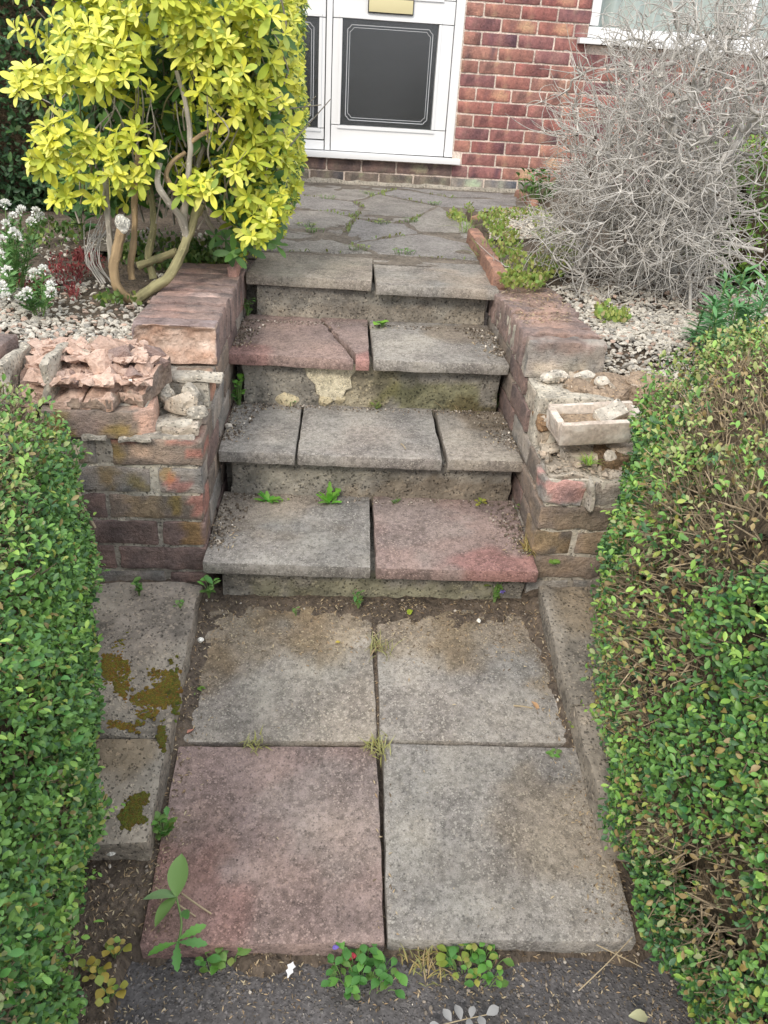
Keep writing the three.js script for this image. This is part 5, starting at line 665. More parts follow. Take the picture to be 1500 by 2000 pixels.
// ================================================================ DEAD BUSH
{
  const b = thing('dead_bush', 'leafless grey bush of tangled twigs in front of the house window', 'bush', [0, 0, 0]), R = rng(41);
  const root = V(1.14, 0.68, -2.95), C0 = V(1.14, 1.01, -2.80), rad = V(0.56, 0.60, 0.50);
  const nodes = [{ p: root, r: 0.016, d: 0, par: null }], branches = [];
  const inside = () => { for (; ;) { const d = V(tri(R) * 1.5, tri(R) * 1.5, tri(R) * 1.5); const l = d.length(); if (l > 1 || l < 0.12) continue; const k = 0.92 + 0.35 * noise(d.x * 2 + 4, d.y * 2, d.z * 2); return C0.clone().add(d.multiply(rad).multiplyScalar(k)); } };
  const pts = []; for (let i = 0; i < 2300; i++) { const p = inside(); if (p.y < 0.64) continue; const s = p.clone().project(camera), u = (s.x + 1) * 750, v = (1 - s.y) * 1000; if (u > 1425 && v > 270 && R() < 0.8) continue; pts.push(p); } pts.sort((a, b) => a.distanceTo(root) - b.distanceTo(root));
  const kids = new Map();
  for (const p of pts) { let best = null, bd = 1e9; for (const n of nodes) { const d = n.p.distanceTo(p) + n.d * 0.10; if (d < bd) { bd = d; best = n; } } const n = { p, d: best.d + best.p.distanceTo(p), par: best, w: 1 }; nodes.push(n); kids.set(best, (kids.get(best) || 0) + 1); }
  for (let i = nodes.length - 1; i > 0; i--) { nodes[i].w = nodes[i].w || 1; nodes[i].par.w = (nodes[i].par.w || 1) + nodes[i].w; }
  const thick = [], thin = [], curl = (a, c, k) => { const m = a.clone().lerp(c, 0.5), L = a.distanceTo(c); return [a, a.clone().lerp(c, 0.28).add(V(tri(R), tri(R), tri(R)).multiplyScalar(L * 0.13 * k)), m.add(V(tri(R), tri(R) + 0.2, tri(R)).multiplyScalar(L * 0.17 * k)), a.clone().lerp(c, 0.76).add(V(tri(R), tri(R), tri(R)).multiplyScalar(L * 0.13 * k)), c]; };
  const rad2 = w => Math.min(0.015, 0.0018 * Math.pow(w, 0.43));
  for (let i = 1; i < nodes.length; i++) { const n = nodes[i]; const r0 = rad2(n.w + 1), r1 = rad2(n.w); const big = n.w > 12; const g = tube(curl(n.par.p, n.p, 1.2), r0, r1, big ? 6 : 4, big ? 10 : 7, big ? 0.2 : 0); if (n.w > 26) branches.push(g); else (n.w > 6 ? thick : thin).push(g); }
  branches.forEach(g => mesh('branch', g, MAT.deadTwig, b));
  // curling end twigs
  for (let i = 0; i < 5400; i++) { const n = nodes[1 + Math.floor(R() * (nodes.length - 1))], out = n.p.clone().sub(C0).normalize(); const d = out.clone().multiplyScalar(0.35).add(V(tri(R), tri(R) + 0.1, tri(R))).normalize(), L = 0.05 + R() * 0.11, bend = V(tri(R), tri(R), tri(R)).multiplyScalar(0.85); const p0 = n.p, p1 = p0.clone().addScaledVector(d, L * 0.4), d2 = d.clone().add(bend).normalize(), p2 = p1.clone().addScaledVector(d2, L * 0.35), d3 = d2.clone().add(bend).add(V(0, -0.1, 0)).normalize(), p3 = p2.clone().addScaledVector(d3, L * 0.35); thin.push(tube([p0, p1, p2, p3], 0.0017, 0.0007, 4, 6)); }
  mesh('twigs', mergeGeometries(thin), MAT.deadTwig, b).userData.kind = 'stuff'; mesh('thin_branches', mergeGeometries(thick), MAT.deadTwig, b).userData.kind = 'stuff';
  for (const pts of [[[1345, 640, -2.55], [1348, 560, -2.6], [1340, 480, -2.7], [1350, 400, -2.8], [1345, 300, -2.85]], [[1490, 490, -2.55], [1440, 480, -2.6], [1390, 470, -2.65], [1340, 490, -2.7], [1310, 500, -2.6]], [[1340, 600, -2.8], [1310, 520, -2.75], [1270, 470, -2.66], [1230, 420, -2.62], [1190, 380, -2.6], [1130, 355, -2.6]], [[1320, 430, -2.75], [1260, 330, -2.75], [1210, 200, -2.75], [1200, 100, -2.8]], [[1435, 400, -2.72], [1430, 330, -2.68], [1400, 310, -2.65], [1350, 260, -2.62], [1290, 230, -2.6]]]) mesh('branch', tube(pts.map(([u, v, z]) => onZ(u, v, z)), 0.0065, 0.0016, 7, 26, 0.25), MAT.deadTwig, b);
  // shrivelled dark buds
  const buds = []; for (let i = 0; i < 60; i++) { const n = nodes[200 + Math.floor(R() * (nodes.length - 200))]; const g = lump(0.012, 0.014, 0.012, 420 + i % 5, 1); g.translate(n.p.x, n.p.y, n.p.z); buds.push(g); } mesh('dead_buds', mergeGeometries(buds), M([0.05, 0.035, 0.025], null, 0), b).userData.kind = 'stuff';
}
// ================================================================ SMALL PLANTS
const WG = [C(0.10, 0.25, 0.045), C(0.14, 0.30, 0.055), C(0.08, 0.19, 0.04), C(0.20, 0.32, 0.06)];
function weed(name, label, p, { n = 8, len = 0.03, wid = 0.012, up = 0.5, col = WG, tooth = 0, stems = true, seed = 1, spread = 1, tall = 0, group, base = 'soft', category = 'weed', curl = 0.3 } = {}) {
  const t = thing(name, label, category, [p.x, p.y, p.z], group), R = rng(seed * 77 + 5); const geos = [leafGeo(len, wid, { n: tooth ? 9 : 5, tooth, curl }), leafGeo(len * 0.8, wid * 0.9, { n: tooth ? 7 : 5, tooth, curl: curl * 0.6 })];
  for (let i = 0; i < n; i++) { const a = i * 2.4 + R() * 0.8, el = up * (0.5 + R()) ; const d = V(Math.cos(a) * Math.cos(el), Math.sin(el), Math.sin(a) * Math.cos(el)); const h = tall * (0.2 + R()), q8 = spread * 0.009 * Math.sqrt(R()), a8 = R() * 6.28, off = V(Math.cos(a8) * q8 + tri(R) * tall * 0.35, h, Math.sin(a8) * q8 * (spread > 3 ? 0.65 : 1) + tri(R) * tall * 0.35); const o = mesh('leaf', geos[i % 2], quantMat(mixC(col[Math.floor(R() * col.length)], col[0], R() * 0.5), base), t); o.applyMatrix4(place(off, d, tri(R) * 0.3, 0.7 + R() * 0.5)); if (stems && tall > 0) mesh('stem', tube([V(off.x * (spread > 3 ? 0.8 : 0.1), -0.004, off.z * (spread > 3 ? 0.8 : 0.1)), V(off.x * (spread > 3 ? 0.9 : 0.45), off.y * 0.6, off.z * (spread > 3 ? 0.9 : 0.45)), off], 0.0011, 0.0008, 4, 5), MAT.stem, t); }
  return t;
}
function grass(label, p, n, h, seed, col = [C(0.18, 0.34, 0.05), C(0.3, 0.4, 0.08)], spread = 0.02) { const t = thing('grass_tuft', label, 'grass', [p.x, p.y, p.z]), R = rng(seed); const gs = []; const geo = () => leafGeo(h * (0.6 + R() * 0.6), 0.0026, { n: 5, fold: 0.2, curl: 0.25 + R() * 0.5, widest: 0.3 }); for (let i = 0; i < n; i++) { const o = mesh('blade', geo(), quantMat(mixC(col[0], col[1], R()), 'soft'), t); const a = R() * 6.28, el = 0.7 + R() * 0.8; o.applyMatrix4(place(V(tri(R) * spread, 0, tri(R) * spread), V(Math.cos(a) * Math.cos(el), Math.sin(el), Math.sin(a) * Math.cos(el)), tri(R), 1)); } return t; }
const tread = (k, u, v) => onY(u, v, TREAD[k]);
weed('weed', 'small green weed at the foot of the left wall, on the kerb', onY(272, 1160, 0.178), { n: 14, len: 0.018, wid: 0.013, up: 0.6, tall: 0.03, seed: 1 });
weed('weed', 'leafy green weed at the corner of the lowest step and left wall', onY(408, 1165, 0.17), { n: 18, len: 0.028, wid: 0.013, up: 0.5, tall: 0.04, seed: 2 });
weed('weed', 'tiny weed on the end of the left kerb', onY(352, 1185, 0.178), { n: 8, len: 0.014, wid: 0.009, up: 0.5, tall: 0.012, seed: 3 });
weed('dandelion', 'upright bright green dandelion at the second riser', tread(0, 645, 984), { n: 11, len: 0.062, wid: 0.019, up: 0.95, tooth: 0.45, seed: 4, col: [C(0.13, 0.40, 0.035), C(0.18, 0.46, 0.05)] });
weed('dandelion', 'low bright green dandelion near the left wall, at the second riser', tread(0, 524, 980), { n: 10, len: 0.045, wid: 0.018, up: 0.75, tooth: 0.35, seed: 5, col: [C(0.11, 0.33, 0.04), C(0.16, 0.4, 0.05)] });
weed('weed', 'two leaved seedling beside the low dandelion', tread(0, 553, 978), { n: 4, len: 0.014, wid: 0.012, up: 0.4, seed: 6, col: [C(0.28, 0.42, 0.05)] });
weed('weed', 'bushy green weed between the left kerb and the red path slab', onPath(318, 1632), { n: 30, len: 0.020, wid: 0.013, up: 0.7, tall: 0.035, tooth: 0.3, seed: 7 });
weed('weed', 'small spiky rosette beside the left kerb', onPath(380, 1345), { n: 14, len: 0.026, wid: 0.006, up: 0.4, seed: 8, col: [C(0.13, 0.25, 0.05)] });
weed('clover', 'clover growing from the joint of the third step', tread(2, 745, 640), { n: 7, len: 0.030, wid: 0.024, up: 0.5, tall: 0.015, seed: 9, col: [C(0.20, 0.46, 0.05), C(0.16, 0.4, 0.05)] });
weed('weed', 'trailing green weed at the left end of the third riser', tread(1, 468, 792), { n: 22, len: 0.022, wid: 0.018, up: 0.5, tall: 0.07, seed: 10, col: [C(0.14, 0.36, 0.05), C(0.08, 0.2, 0.03)] });
weed('weed', 'little weed at the cement patch of the third riser', tread(1, 567, 793), { n: 5, len: 0.016, wid: 0.013, up: 0.6, tall: 0.012, seed: 11 });
weed('weed', 'green weed at the right end of the third riser', tread(1, 968, 795), { n: 9, len: 0.02, wid: 0.018, up: 0.5, tall: 0.08, seed: 12, spread: 0.6 });
weed('weed', 'ferny weed at the left end of the top riser', tread(2, 484, 618), { n: 16, len: 0.02, wid: 0.014, up: 0.5, tall: 0.05, tooth: 0.4, seed: 13 });
weed('weed', 'small weed at the middle of the third riser foot', tread(1, 735, 800), { n: 9, len: 0.02, wid: 0.008, up: 0.6, tall: 0.02, seed: 14, col: [C(0.2, 0.3, 0.06)] });
weed('weed', 'seedling at the middle of the second riser', tread(0, 772, 984), { n: 6, len: 0.016, wid: 0.008, up: 0.8, tall: 0.012, seed: 15 });
weed('weed', 'yellowing weed at the right of the second riser', tread(0, 938, 985), { n: 7, len: 0.018, wid: 0.012, up: 0.4, tall: 0.012, seed: 16, col: [C(0.2, 0.32, 0.05), C(0.42, 0.34, 0.06)] });
weed('weed', 'dark weed in the right corner of the lowest tread', tread(0, 1018, 1000), { n: 9, len: 0.02, wid: 0.013, up: 0.6, tall: 0.05, seed: 17 });
weed('weed', 'small ferny weed under the joint of the lowest tread', onPath(700, 1185, 0.02), { n: 16, len: 0.017, wid: 0.007, up: 0.7, tall: 0.035, seed: 18 });
weed('weed', 'yellow green clover leaf in the silt at the bottom step', onPath(800, 1193, 0.02), { n: 4, len: 0.014, wid: 0.013, up: 0.4, seed: 19, col: [C(0.34, 0.42, 0.05)] });
weed('weed', 'single sprig in the silt at the bottom step, near the left kerb', onPath(578, 1200, 0.02), { n: 5, len: 0.014, wid: 0.008, up: 0.8, tall: 0.015, seed: 20 });
weed('weed', 'small green leaves in the joint at the right kerb', onPath(1080, 1470, 0.004), { n: 6, len: 0.022, wid: 0.012, up: 0.25, seed: 21 });
weed('weed', 'yellowing weed tucked against the right kerb', onPath(1118, 1425, 0.01), { n: 11, len: 0.02, wid: 0.01, up: 0.5, tall: 0.015, seed: 22, col: [C(0.3, 0.34, 0.07), C(0.14, 0.24, 0.05)] });
weed('weed', 'round leaved weed on the foot of the right wall', onZ(1084, 1100, -1.66), { n: 4, len: 0.022, wid: 0.022, up: 0.5, seed: 23, col: [C(0.14, 0.28, 0.05)] });
{ const t = weed('periwinkle', 'trailing weed with purple flower under the red tread of the lowest step', onPath(965, 1175, 0.015), { n: 12, len: 0.026, wid: 0.012, up: 0.4, tall: 0.05, seed: 24, category: 'flower' }); for (let i = 0; i < 5; i++) { const o = mesh('petal', leafGeo(0.009, 0.006, { n: 3 }), MAT.purple, t); o.applyMatrix4(place(V(0.012, 0.048, 0.02), V(Math.cos(i * 1.256), Math.sin(i * 1.256), 0.4).normalize(), 0, 1)); } }
grass('bright green grass tuft on the broken right wall', onZ(1150, 908, -1.735), 46, 0.035, 31, [C(0.22, 0.42, 0.05), C(0.36, 0.5, 0.07)], 0.010);
grass('green grass tuft against the terracotta edging beside the joint', onPlat(910, 455), 30, 0.13, 32, undefined, 0.03); grass('thin grass tuft along the terracotta edging near the top step', onPlat(938, 505), 26, 0.10, 33, undefined, 0.03);
grass('dry yellow grass tuft in the crossing of the four path slabs', onPath(738, 1462), 60, 0.035, 34, [C(0.35, 0.36, 0.1), C(0.42, 0.36, 0.16)], 0.028); grass('dry moss and grass in the slab joint near the left kerb', onPath(500, 1458), 34, 0.026, 35, [C(0.33, 0.34, 0.09), C(0.42, 0.36, 0.16)], 0.03); grass('dry grass strands along the joint of the upper path slabs', onPath(740, 1270), 44, 0.05, 36, [C(0.3, 0.3, 0.1), C(0.4, 0.34, 0.18)], 0.035);
grass('dry grass on the corner of the red tread at the right wall', tread(0, 1030, 1075), 54, 0.04, 37, [C(0.3, 0.24, 0.06), C(0.38, 0.3, 0.12)], 0.022); grass('wispy dry grass at the third riser foot, right of the middle', tread(1, 900, 800), 40, 0.05, 38, [C(0.36, 0.34, 0.14), C(0.3, 0.24, 0.12)], 0.06);
for (const [u, v, s] of [[765, 358, 1], [640, 388, 2], [720, 378, 3], [850, 398, 4], [745, 436, 5], [615, 452, 6], [700, 486, 7], [790, 494, 8], [655, 355, 9], [800, 432, 10], [600, 440, 11]]) weed('weed', ['weed against the plinth under the letter plate', 'low weed in the paving joint nearest the plinth, under the side pane', 'moss in the paving joint below the letter plate', 'weed in the paving joint towards the cross edging tile', 'mossy weed in the middle paving joint', 'dark weed in the paving joint beside the yellow shrub', 'moss behind the tan tread slab of the top step', 'weed behind the joint of the top step treads', 'moss at the foot of the plinth beside the shrub', 'weed in the middle paving joint towards the grass tuft', 'mossy sprig beside the clipped side of the yellow shrub'][s - 1], onPlat(u, v, 0.002), { n: 16, len: 0.022, wid: 0.010, up: 0.35, tall: 0.012, spread: 5, seed: 40 + s, group: 'weeds in the paving joints', col: s % 2 ? [C(0.28, 0.33, 0.06), C(0.2, 0.26, 0.06)] : [C(0.12, 0.25, 0.04), C(0.2, 0.33, 0.05)] });
weed('fern_weed', 'clump of dark green weeds against the house corner', onPlat(1052, 392, 0.02), { n: 80, len: 0.075, wid: 0.030, up: 0.6, tall: 0.13, tooth: 0.35, seed: 61, spread: 13, col: [C(0.07, 0.22, 0.035), C(0.11, 0.3, 0.045)] });
weed('broadleaf_weed', 'dark broad leaved weed under the yellow shrub', onY(160, 470, 0.70), { n: 14, len: 0.07, wid: 0.05, up: 0.5, tall: 0.14, seed: 62, col: [C(0.06, 0.2, 0.03), C(0.08, 0.26, 0.04)] });
// plant with three large leaves at the front corner of the red slab
{
  const p = onPath(352, 1815, 0.012); const t = thing('broadleaf_plant', 'weed with three large pale green leaves on the front corner of the red slab', 'weed', [p.x, p.y, p.z]); t.scale.setScalar(0.78); const lc = [C(0.20, 0.38, 0.11), C(0.22, 0.40, 0.13)], big = leafGeo(0.092, 0.048, { n: 8, fold: 0.25, curl: 0.12, widest: 0.5 }), mid = leafGeo(0.076, 0.036, { n: 8, fold: 0.35, curl: 0.18, widest: 0.45 });
  const tip = V(-0.012, 0.052, -0.042); mesh('stem', tube([V(0, -0.01, 0.03), V(0.004, 0.02, 0.0), tip], 0.003, 0.002, 6, 10), MAT.stem, t);
  [[big, V(-0.02, 0.55, -0.83)], [mid, V(-0.95, 0.12, -0.02)], [mid, V(-0.55, -0.02, 0.83)]].forEach(([g, d], i) => { const o = mesh('leaf', g, quantMat(lc[i % 2], 'soft'), t); o.applyMatrix4(place(tip, d.normalize(), i === 0 ? -0.2 : 0.4, 1)); });
  const tl = leafGeo(0.075, 0.026, { n: 11, tooth: 0.3, curl: 0.25, widest: 0.62 }); [[V(0.12, 0.42, 0.3), V(0.004, 0.035, -0.02)], [V(-0.9, 0.2, 0.35), V(0, 0.0, 0.03)], [V(0.1, 0.12, 0.9), V(0, 0.005, 0.03)], [V(0.8, 0.35, -0.35), V(0, 0.005, 0.028)], [V(0.9, 0.2, 0.1), V(0, 0, 0.03)]].forEach(([d, o2], i) => { const o = mesh('leaf', tl, quantMat([C(0.10, 0.28, 0.06), C(0.15, 0.36, 0.07)][i % 2], 'soft'), t); o.applyMatrix4(place(o2, d.normalize(), 0.2, 0.9)); });
}
weed('weed', 'leafy seedlings in front of the red slab', onPath(430, 1880), { n: 20, len: 0.024, wid: 0.015, up: 0.4, tall: 0.022, spread: 4, seed: 64 });
for (const [u, v, s, l] of [[225, 1875, 1, 'yellow green heart shaped leaves at the foot of the left hedge'], [215, 1950, 2, 'small yellow leaves low at the left hedge on bare soil'], [185, 1905, 3, 'greenish yellow sprouts under the left hedge']]) weed('weed', l, onPath(u, v, 0.0), { n: 10, len: 0.019, wid: 0.015, up: 0.5, tall: 0.03, spread: 2, seed: 65 + s, col: [C(0.38, 0.40, 0.06), C(0.46, 0.40, 0.09), C(0.2, 0.32, 0.05)] });
weed('ground_ivy', 'patch of dark green trailing weed in front of the slab joint, by the red petal', onPath(710, 1905), { n: 70, len: 0.022, wid: 0.014, up: 0.3, tall: 0.028, spread: 7, seed: 70, col: [C(0.07, 0.2, 0.035), C(0.11, 0.27, 0.045)] });
weed('ground_ivy', 'patch of dark green trailing weed in front of the grey slab', onPath(925, 1890), { n: 64, len: 0.02, wid: 0.013, up: 0.3, tall: 0.026, spread: 7, seed: 71, col: [C(0.07, 0.2, 0.035), C(0.12, 0.27, 0.045), C(0.34, 0.36, 0.06)] });
grass('brown dry moss and grass between the two green weed patches', onPath(830, 1880), 90, 0.03, 72, [C(0.3, 0.25, 0.08), C(0.36, 0.28, 0.14)], 0.045);

// white flowered plants in the left bed
function whiteFlowers(label, base, spots, seed) { const t = thing('white_flower_plant', label, 'flower', [base.x, base.y, base.z]), R = rng(seed), L = [], geos = [leafGeo(0.03, 0.007, { n: 4, fold: 0.3, curl: 0.15 })]; for (const [u, v, z] of spots) { const p = onZ(u, v, z).sub(t.position), st = V(p.x * 0.3, 0, p.z * 0.3); mesh('stem', tube([st, p.clone().lerp(st, 0.45).add(V(0, 0.015, 0)), p], 0.0025, 0.0016, 5, 8), MAT.stem, t); for (let i = 0; i < 34; i++) { const q = p.clone().lerp(st, 0.06 + 0.75 * R()), a = R() * 6.28; L.push({ m: place(q, V(Math.cos(a), 0.5 + R() * 0.5, Math.sin(a)).normalize(), tri(R), 0.8 + R() * 0.5), c: mixC(C(0.1, 0.24, 0.06), C(0.16, 0.32, 0.09), R()), g: 0, s: 1 }); } const fl = []; for (let i = 0; i < 46; i++) { const d = V(tri(R), tri(R) + 0.5, tri(R) + 0.2).normalize(), g = leafGeo(0.010, 0.007, { n: 2, curl: 0.3 }); g.applyMatrix4(place(p.clone().addScaledVector(d, 0.008), d, R() * 6, 1)); fl.push(g); } mesh('flower_head', mergeGeometries(fl), MAT.petal, t); } foliage(t, 'leaf', 'leaves', geos, L, 'soft', 120); return t; }
whiteFlowers('tall white flowered plant at the dark hedge', onY(20, 560, 0.69), [[10, 400, -2.35], [25, 425, -2.3], [42, 412, -2.36], [28, 455, -2.28], [12, 440, -2.3], [70, 415, -2.4], [62, 435, -2.36], [80, 425, -2.42], [35, 465, -2.3], [5, 470, -2.25], [15, 530, -2.15], [5, 560, -2.1], [12, 580, -2.1], [2, 500, -2.2]], 81);
whiteFlowers('small white flowered plant among the pale gravel', onY(75, 610, 0.69), [[68, 535, -2.2], [85, 528, -2.2], [100, 560, -2.12], [55, 572, -2.1], [42, 582, -2.1], [100, 572, -2.08]], 82);
{ // red stonecrop and ground cover: uncountable small leaves
  const R = rng(91), L = [], g = leafGeo(0.010, 0.006, { n: 2, fold: 0.4, curl: 0.1 }); for (const [u, v, ru, rv, n] of [[150, 520, 60, 22, 360], [125, 545, 42, 18, 170], [75, 565, 26, 14, 300], [165, 505, 24, 10, 260], [145, 570, 12, 12, 70], [30, 545, 20, 14, 150]]) for (let i = 0; i < n; i++) { const a = R() * 6.28, r = Math.sqrt(R()), p = onY(u + Math.cos(a) * ru * r, v + Math.sin(a) * rv * r, 0.70); p.y = bedY(p.x, p.z) + 0.012 + R() * 0.02; L.push({ m: place(p, V(tri(R), 0.6 + R(), tri(R)).normalize(), R() * 6, 0.8 + R() * 0.6), c: mixC(C(0.16, 0.035, 0.04), C(0.26, 0.06, 0.055), R()) }); } stuff('stonecrop', 'dark red stonecrop creeping over the left gravel', 'ground cover', g, LEAFWHITE.matte, L);
  const L2 = [], g2 = leafGeo(0.016, 0.012, { n: 3, fold: 0.2, curl: 0.2 }); for (const [u, v, ru, rv, n] of [[960, 445, 32, 26, 380], [985, 490, 34, 34, 480], [1030, 535, 48, 26, 480], [1045, 405, 40, 16, 600], [1000, 430, 40, 10, 180], [1060, 450, 24, 30, 200], [900, 420, 25, 12, 260], [1020, 560, 46, 14, 420], [1180, 610, 22, 12, 120], [1210, 615, 20, 10, 90], [1090, 500, 40, 40, 420]]) for (let i = 0; i < n; i++) { const a = R() * 6.28, r = Math.sqrt(R()), p = onY(u + Math.cos(a) * ru * r, v + Math.sin(a) * rv * r, 0.71); p.y = Math.max(p.x < 0.74 && p.z > -2.75 && p.z < -2.0 ? 0.708 : bedY(p.x, p.z) + 0.01, p.x < 0.62 ? platY(p.z) : 0) + 0.004 + R() * 0.028; L2.push({ m: place(p, V(tri(R), 0.45 + R() * 0.7, tri(R)).normalize(), R() * 6, 0.6 + R() * 0.7), c: mixC(mixC(C(0.16, 0.30, 0.05), C(0.42, 0.45, 0.12), R()), C(0.38, 0.30, 0.16), R() < 0.12 ? 0.8 : 0) }); } stuff('ground_cover', 'golden green creeping herbs round the terracotta edging', 'ground cover', g2, LEAFWHITE.soft, L2);
  const L3 = []; for (const [u, v, ru, rv, n] of [[390, 510, 60, 22, 420], [300, 500, 90, 30, 350], [100, 470, 70, 25, 200], [230, 590, 50, 10, 60]]) for (let i = 0; i < n; i++) { const a = R() * 6.28, r = Math.sqrt(R()), p = onY(u + Math.cos(a) * ru * r, v + Math.sin(a) * rv * r, 0.70); p.y = bedY(p.x, p.z) + 0.012 + R() * 0.03; L3.push({ m: place(p, V(tri(R), 0.45 + R() * 0.7, tri(R)).normalize(), R() * 6, 0.8 + R() * 0.8), c: mixC(C(0.07, 0.16, 0.03), C(0.24, 0.30, 0.06), R() ** 2) }); } stuff('ground_cover', 'low dark ivy leaves under the yellow shrub', 'ground cover', g2, LEAFWHITE.soft, L3);
}
{ // spurge like plants at the right
  const R = rng(95); const spots = [[1395, 590, -2.12], [1430, 570, -2.15], [1470, 560, -2.15], [1440, 600, -2.08], [1490, 590, -2.05], [1500, 545, -2.2], [1400, 620, -2.03], [1375, 600, -2.15], [1465, 610, -2.05], [1420, 545, -2.25], [1500, 620, -2.0], [1455, 530, -2.3]];
  const t = thing('spurge', 'clump of narrow leaved green stems between the right hedge and dead bush', 'plant', [onY(1440, 640, 0.69).x, 0.69, -2.15]), L = [], geos = [leafGeo(0.045, 0.009, { n: 4, fold: 0.25, curl: 0.15 })]; for (const [u, v, z] of spots) { const p = onZ(u, v, z).sub(t.position), st = V(p.x + tri(R) * 0.03, -0.02, p.z + tri(R) * 0.03); mesh('stem', tube([st, p.clone().lerp(st, 0.5), p], 0.003, 0.002, 5, 8), MAT.stem, t); for (let i = 0; i < 60; i++) { const f = R(), q = p.clone().lerp(st, f * 0.85), a = R() * 6.28, el = 0.9 - f * 0.8; L.push({ m: place(q, V(Math.cos(a), Math.tan(el) * 0.6, Math.sin(a)).normalize(), tri(R) * 0.4, 0.8 + R() * 0.5), c: mixC(C(0.075, 0.24, 0.075), C(0.14, 0.34, 0.12), R()), g: 0, s: 1 }); } } foliage(t, 'leaf', 'leaves', geos, L, 'soft', 200);
}
// ================================================================ LITTER
{
  const R = rng(99), g = leafGeo(0.011, 0.003, { n: 2, fold: 0.3, curl: 0.3 }), L = []; const add = (p, s = 1) => { _o.position.copy(p); _o.rotation.set(tri(R) * 0.5, R() * 6.28, tri(R) * 0.6); _o.scale.setScalar(s * (0.5 + R())); _o.updateMatrix(); L.push({ m: _o.matrix.clone(), c: mixC(mixC(C(0.30, 0.20, 0.11), C(0.5, 0.42, 0.28), R()), C(0.07, 0.05, 0.035), R() < 0.4 ? 0.8 : 0) }); };
  for (let i = 0; i < 21000; i++) { const x = lerp(-0.5, 0.68, R()), z = lerp(-0.62, -1.66, R()); const n = fbm(x * 9, 3.3, z * 9, 3); const w = Math.max(sstep(-1.42, -1.6, z), sstep(0.10, 0.0, x + 0.32), sstep(0.09, 0.0, 0.55 - x), z > -0.84 ? 0.9 * sstep(-0.66, -0.80, z) : 0, 0.5 * sstep(0.025, 0.008, Math.abs(x - 0.12)) + 0.006); if (R() > w * (0.7 + n)) continue; const sl = z < -0.84 ? Math.max(soilY(x, z), (x > -0.30 && x < 0.56 && Math.abs(x - 0.12) > 0.01) ? pathY(z) : -9) : soilY(x, z); add(V(x, Math.max(sl, z > -0.82 ? -0.05 : -9) + 0.002, z), z > -0.82 ? 0.62 : 0.85); }
  for (let k = 0; k < 3; k++) for (let i = 0; i < 420; i++) { const z1 = EDGE[k] - 0.35 + 0.3 * R() ** 3, side = R(); const x = side < 0.3 ? XL + 0.07 * R() ** 1.5 : side < 0.7 ? XR - 0.09 * R() ** 1.5 : lerp(XL, XR, R()); const z = side < 0.7 ? EDGE[k] - 0.06 - 0.28 * R() : EDGE[k] - 0.345 + 0.05 * R() ** 2; add(V(x, TREAD[k] + 0.002, z), 0.9); }
  for (let i = 0; i < 700; i++) { const u = 985 + R() * 130, v = 560 + R() * 70, p = onY(u, v, 0.709); if (p.x > 0.53 && p.x < 0.73 && p.z < -2.06) add(p); }
  stuff('leaf_litter', 'brown seed husks and leaf bits littering the path and treads', 'litter', g, LEAFWHITE.matte, L);
  // crumbs of soil, mortar and small stones along the step corners
  const cg = lump(1, 0.7, 0.8, 470, 1, 0.3); cg.deleteAttribute('color'); const K = []; const addC = (p, s, c) => { _o.position.copy(p); _o.rotation.set(R() * 6, R() * 6, R() * 6); _o.scale.setScalar(s); _o.updateMatrix(); K.push({ m: _o.matrix.clone(), c }); };
  const cc = () => { const w = R(), v = 0.5 + R() * 0.6; return w < 0.62 ? C(v * 0.15, v * 0.12, v * 0.09) : w < 0.92 ? C(v * 0.34, v * 0.29, v * 0.24) : C(v * 0.7, v * 0.64, v * 0.56); };
  for (let k = 0; k < 3; k++) { for (let i = 0; i < 300; i++) { const f = R(), z = EDGE[k] - 0.07 - 0.28 * f, x = XL + 0.085 * R() ** 1.4 * (0.3 + f); addC(V(x, TREAD[k] + 0.002 + 0.008 * R() * f, z), 0.002 + 0.008 * R() ** 3, cc()); } for (let i = 0; i < 260; i++) { const f = R(), z = EDGE[k] - 0.07 - 0.28 * f, x = XR - 0.11 * R() ** 1.5 * (0.25 + f); addC(V(x, TREAD[k] + 0.002 + 0.008 * R() * f, z), 0.003 + 0.007 * R() ** 2.4, cc()); } for (let i = 0; i < 300; i++) addC(V(lerp(XL, XR, R()), TREAD[k] + 0.002, EDGE[k] - 0.35 + 0.035 * R() ** 2), 0.003 + 0.005 * R(), cc()); }
  for (let i = 0; i < 5000; i++) { const x = lerp(-0.6, 0.75, R()), z = lerp(-0.64, -1.66, R()); if (R() > Math.max(sstep(-1.45, -1.62, z), sstep(0.08, 0, x + 0.32), sstep(0.08, 0, 0.55 - x), z > -0.84 ? 0.8 : 0)) continue; addC(V(x, Math.max(soilY(x, z), -0.052) + 0.001, z), 0.002 + 0.007 * R() ** 2.5, cc()); }
  stuff('grit', 'crumbs of soil, mortar and stone in the step corners', 'grit', cg, M([1, 1, 1], null, 0), K);
}
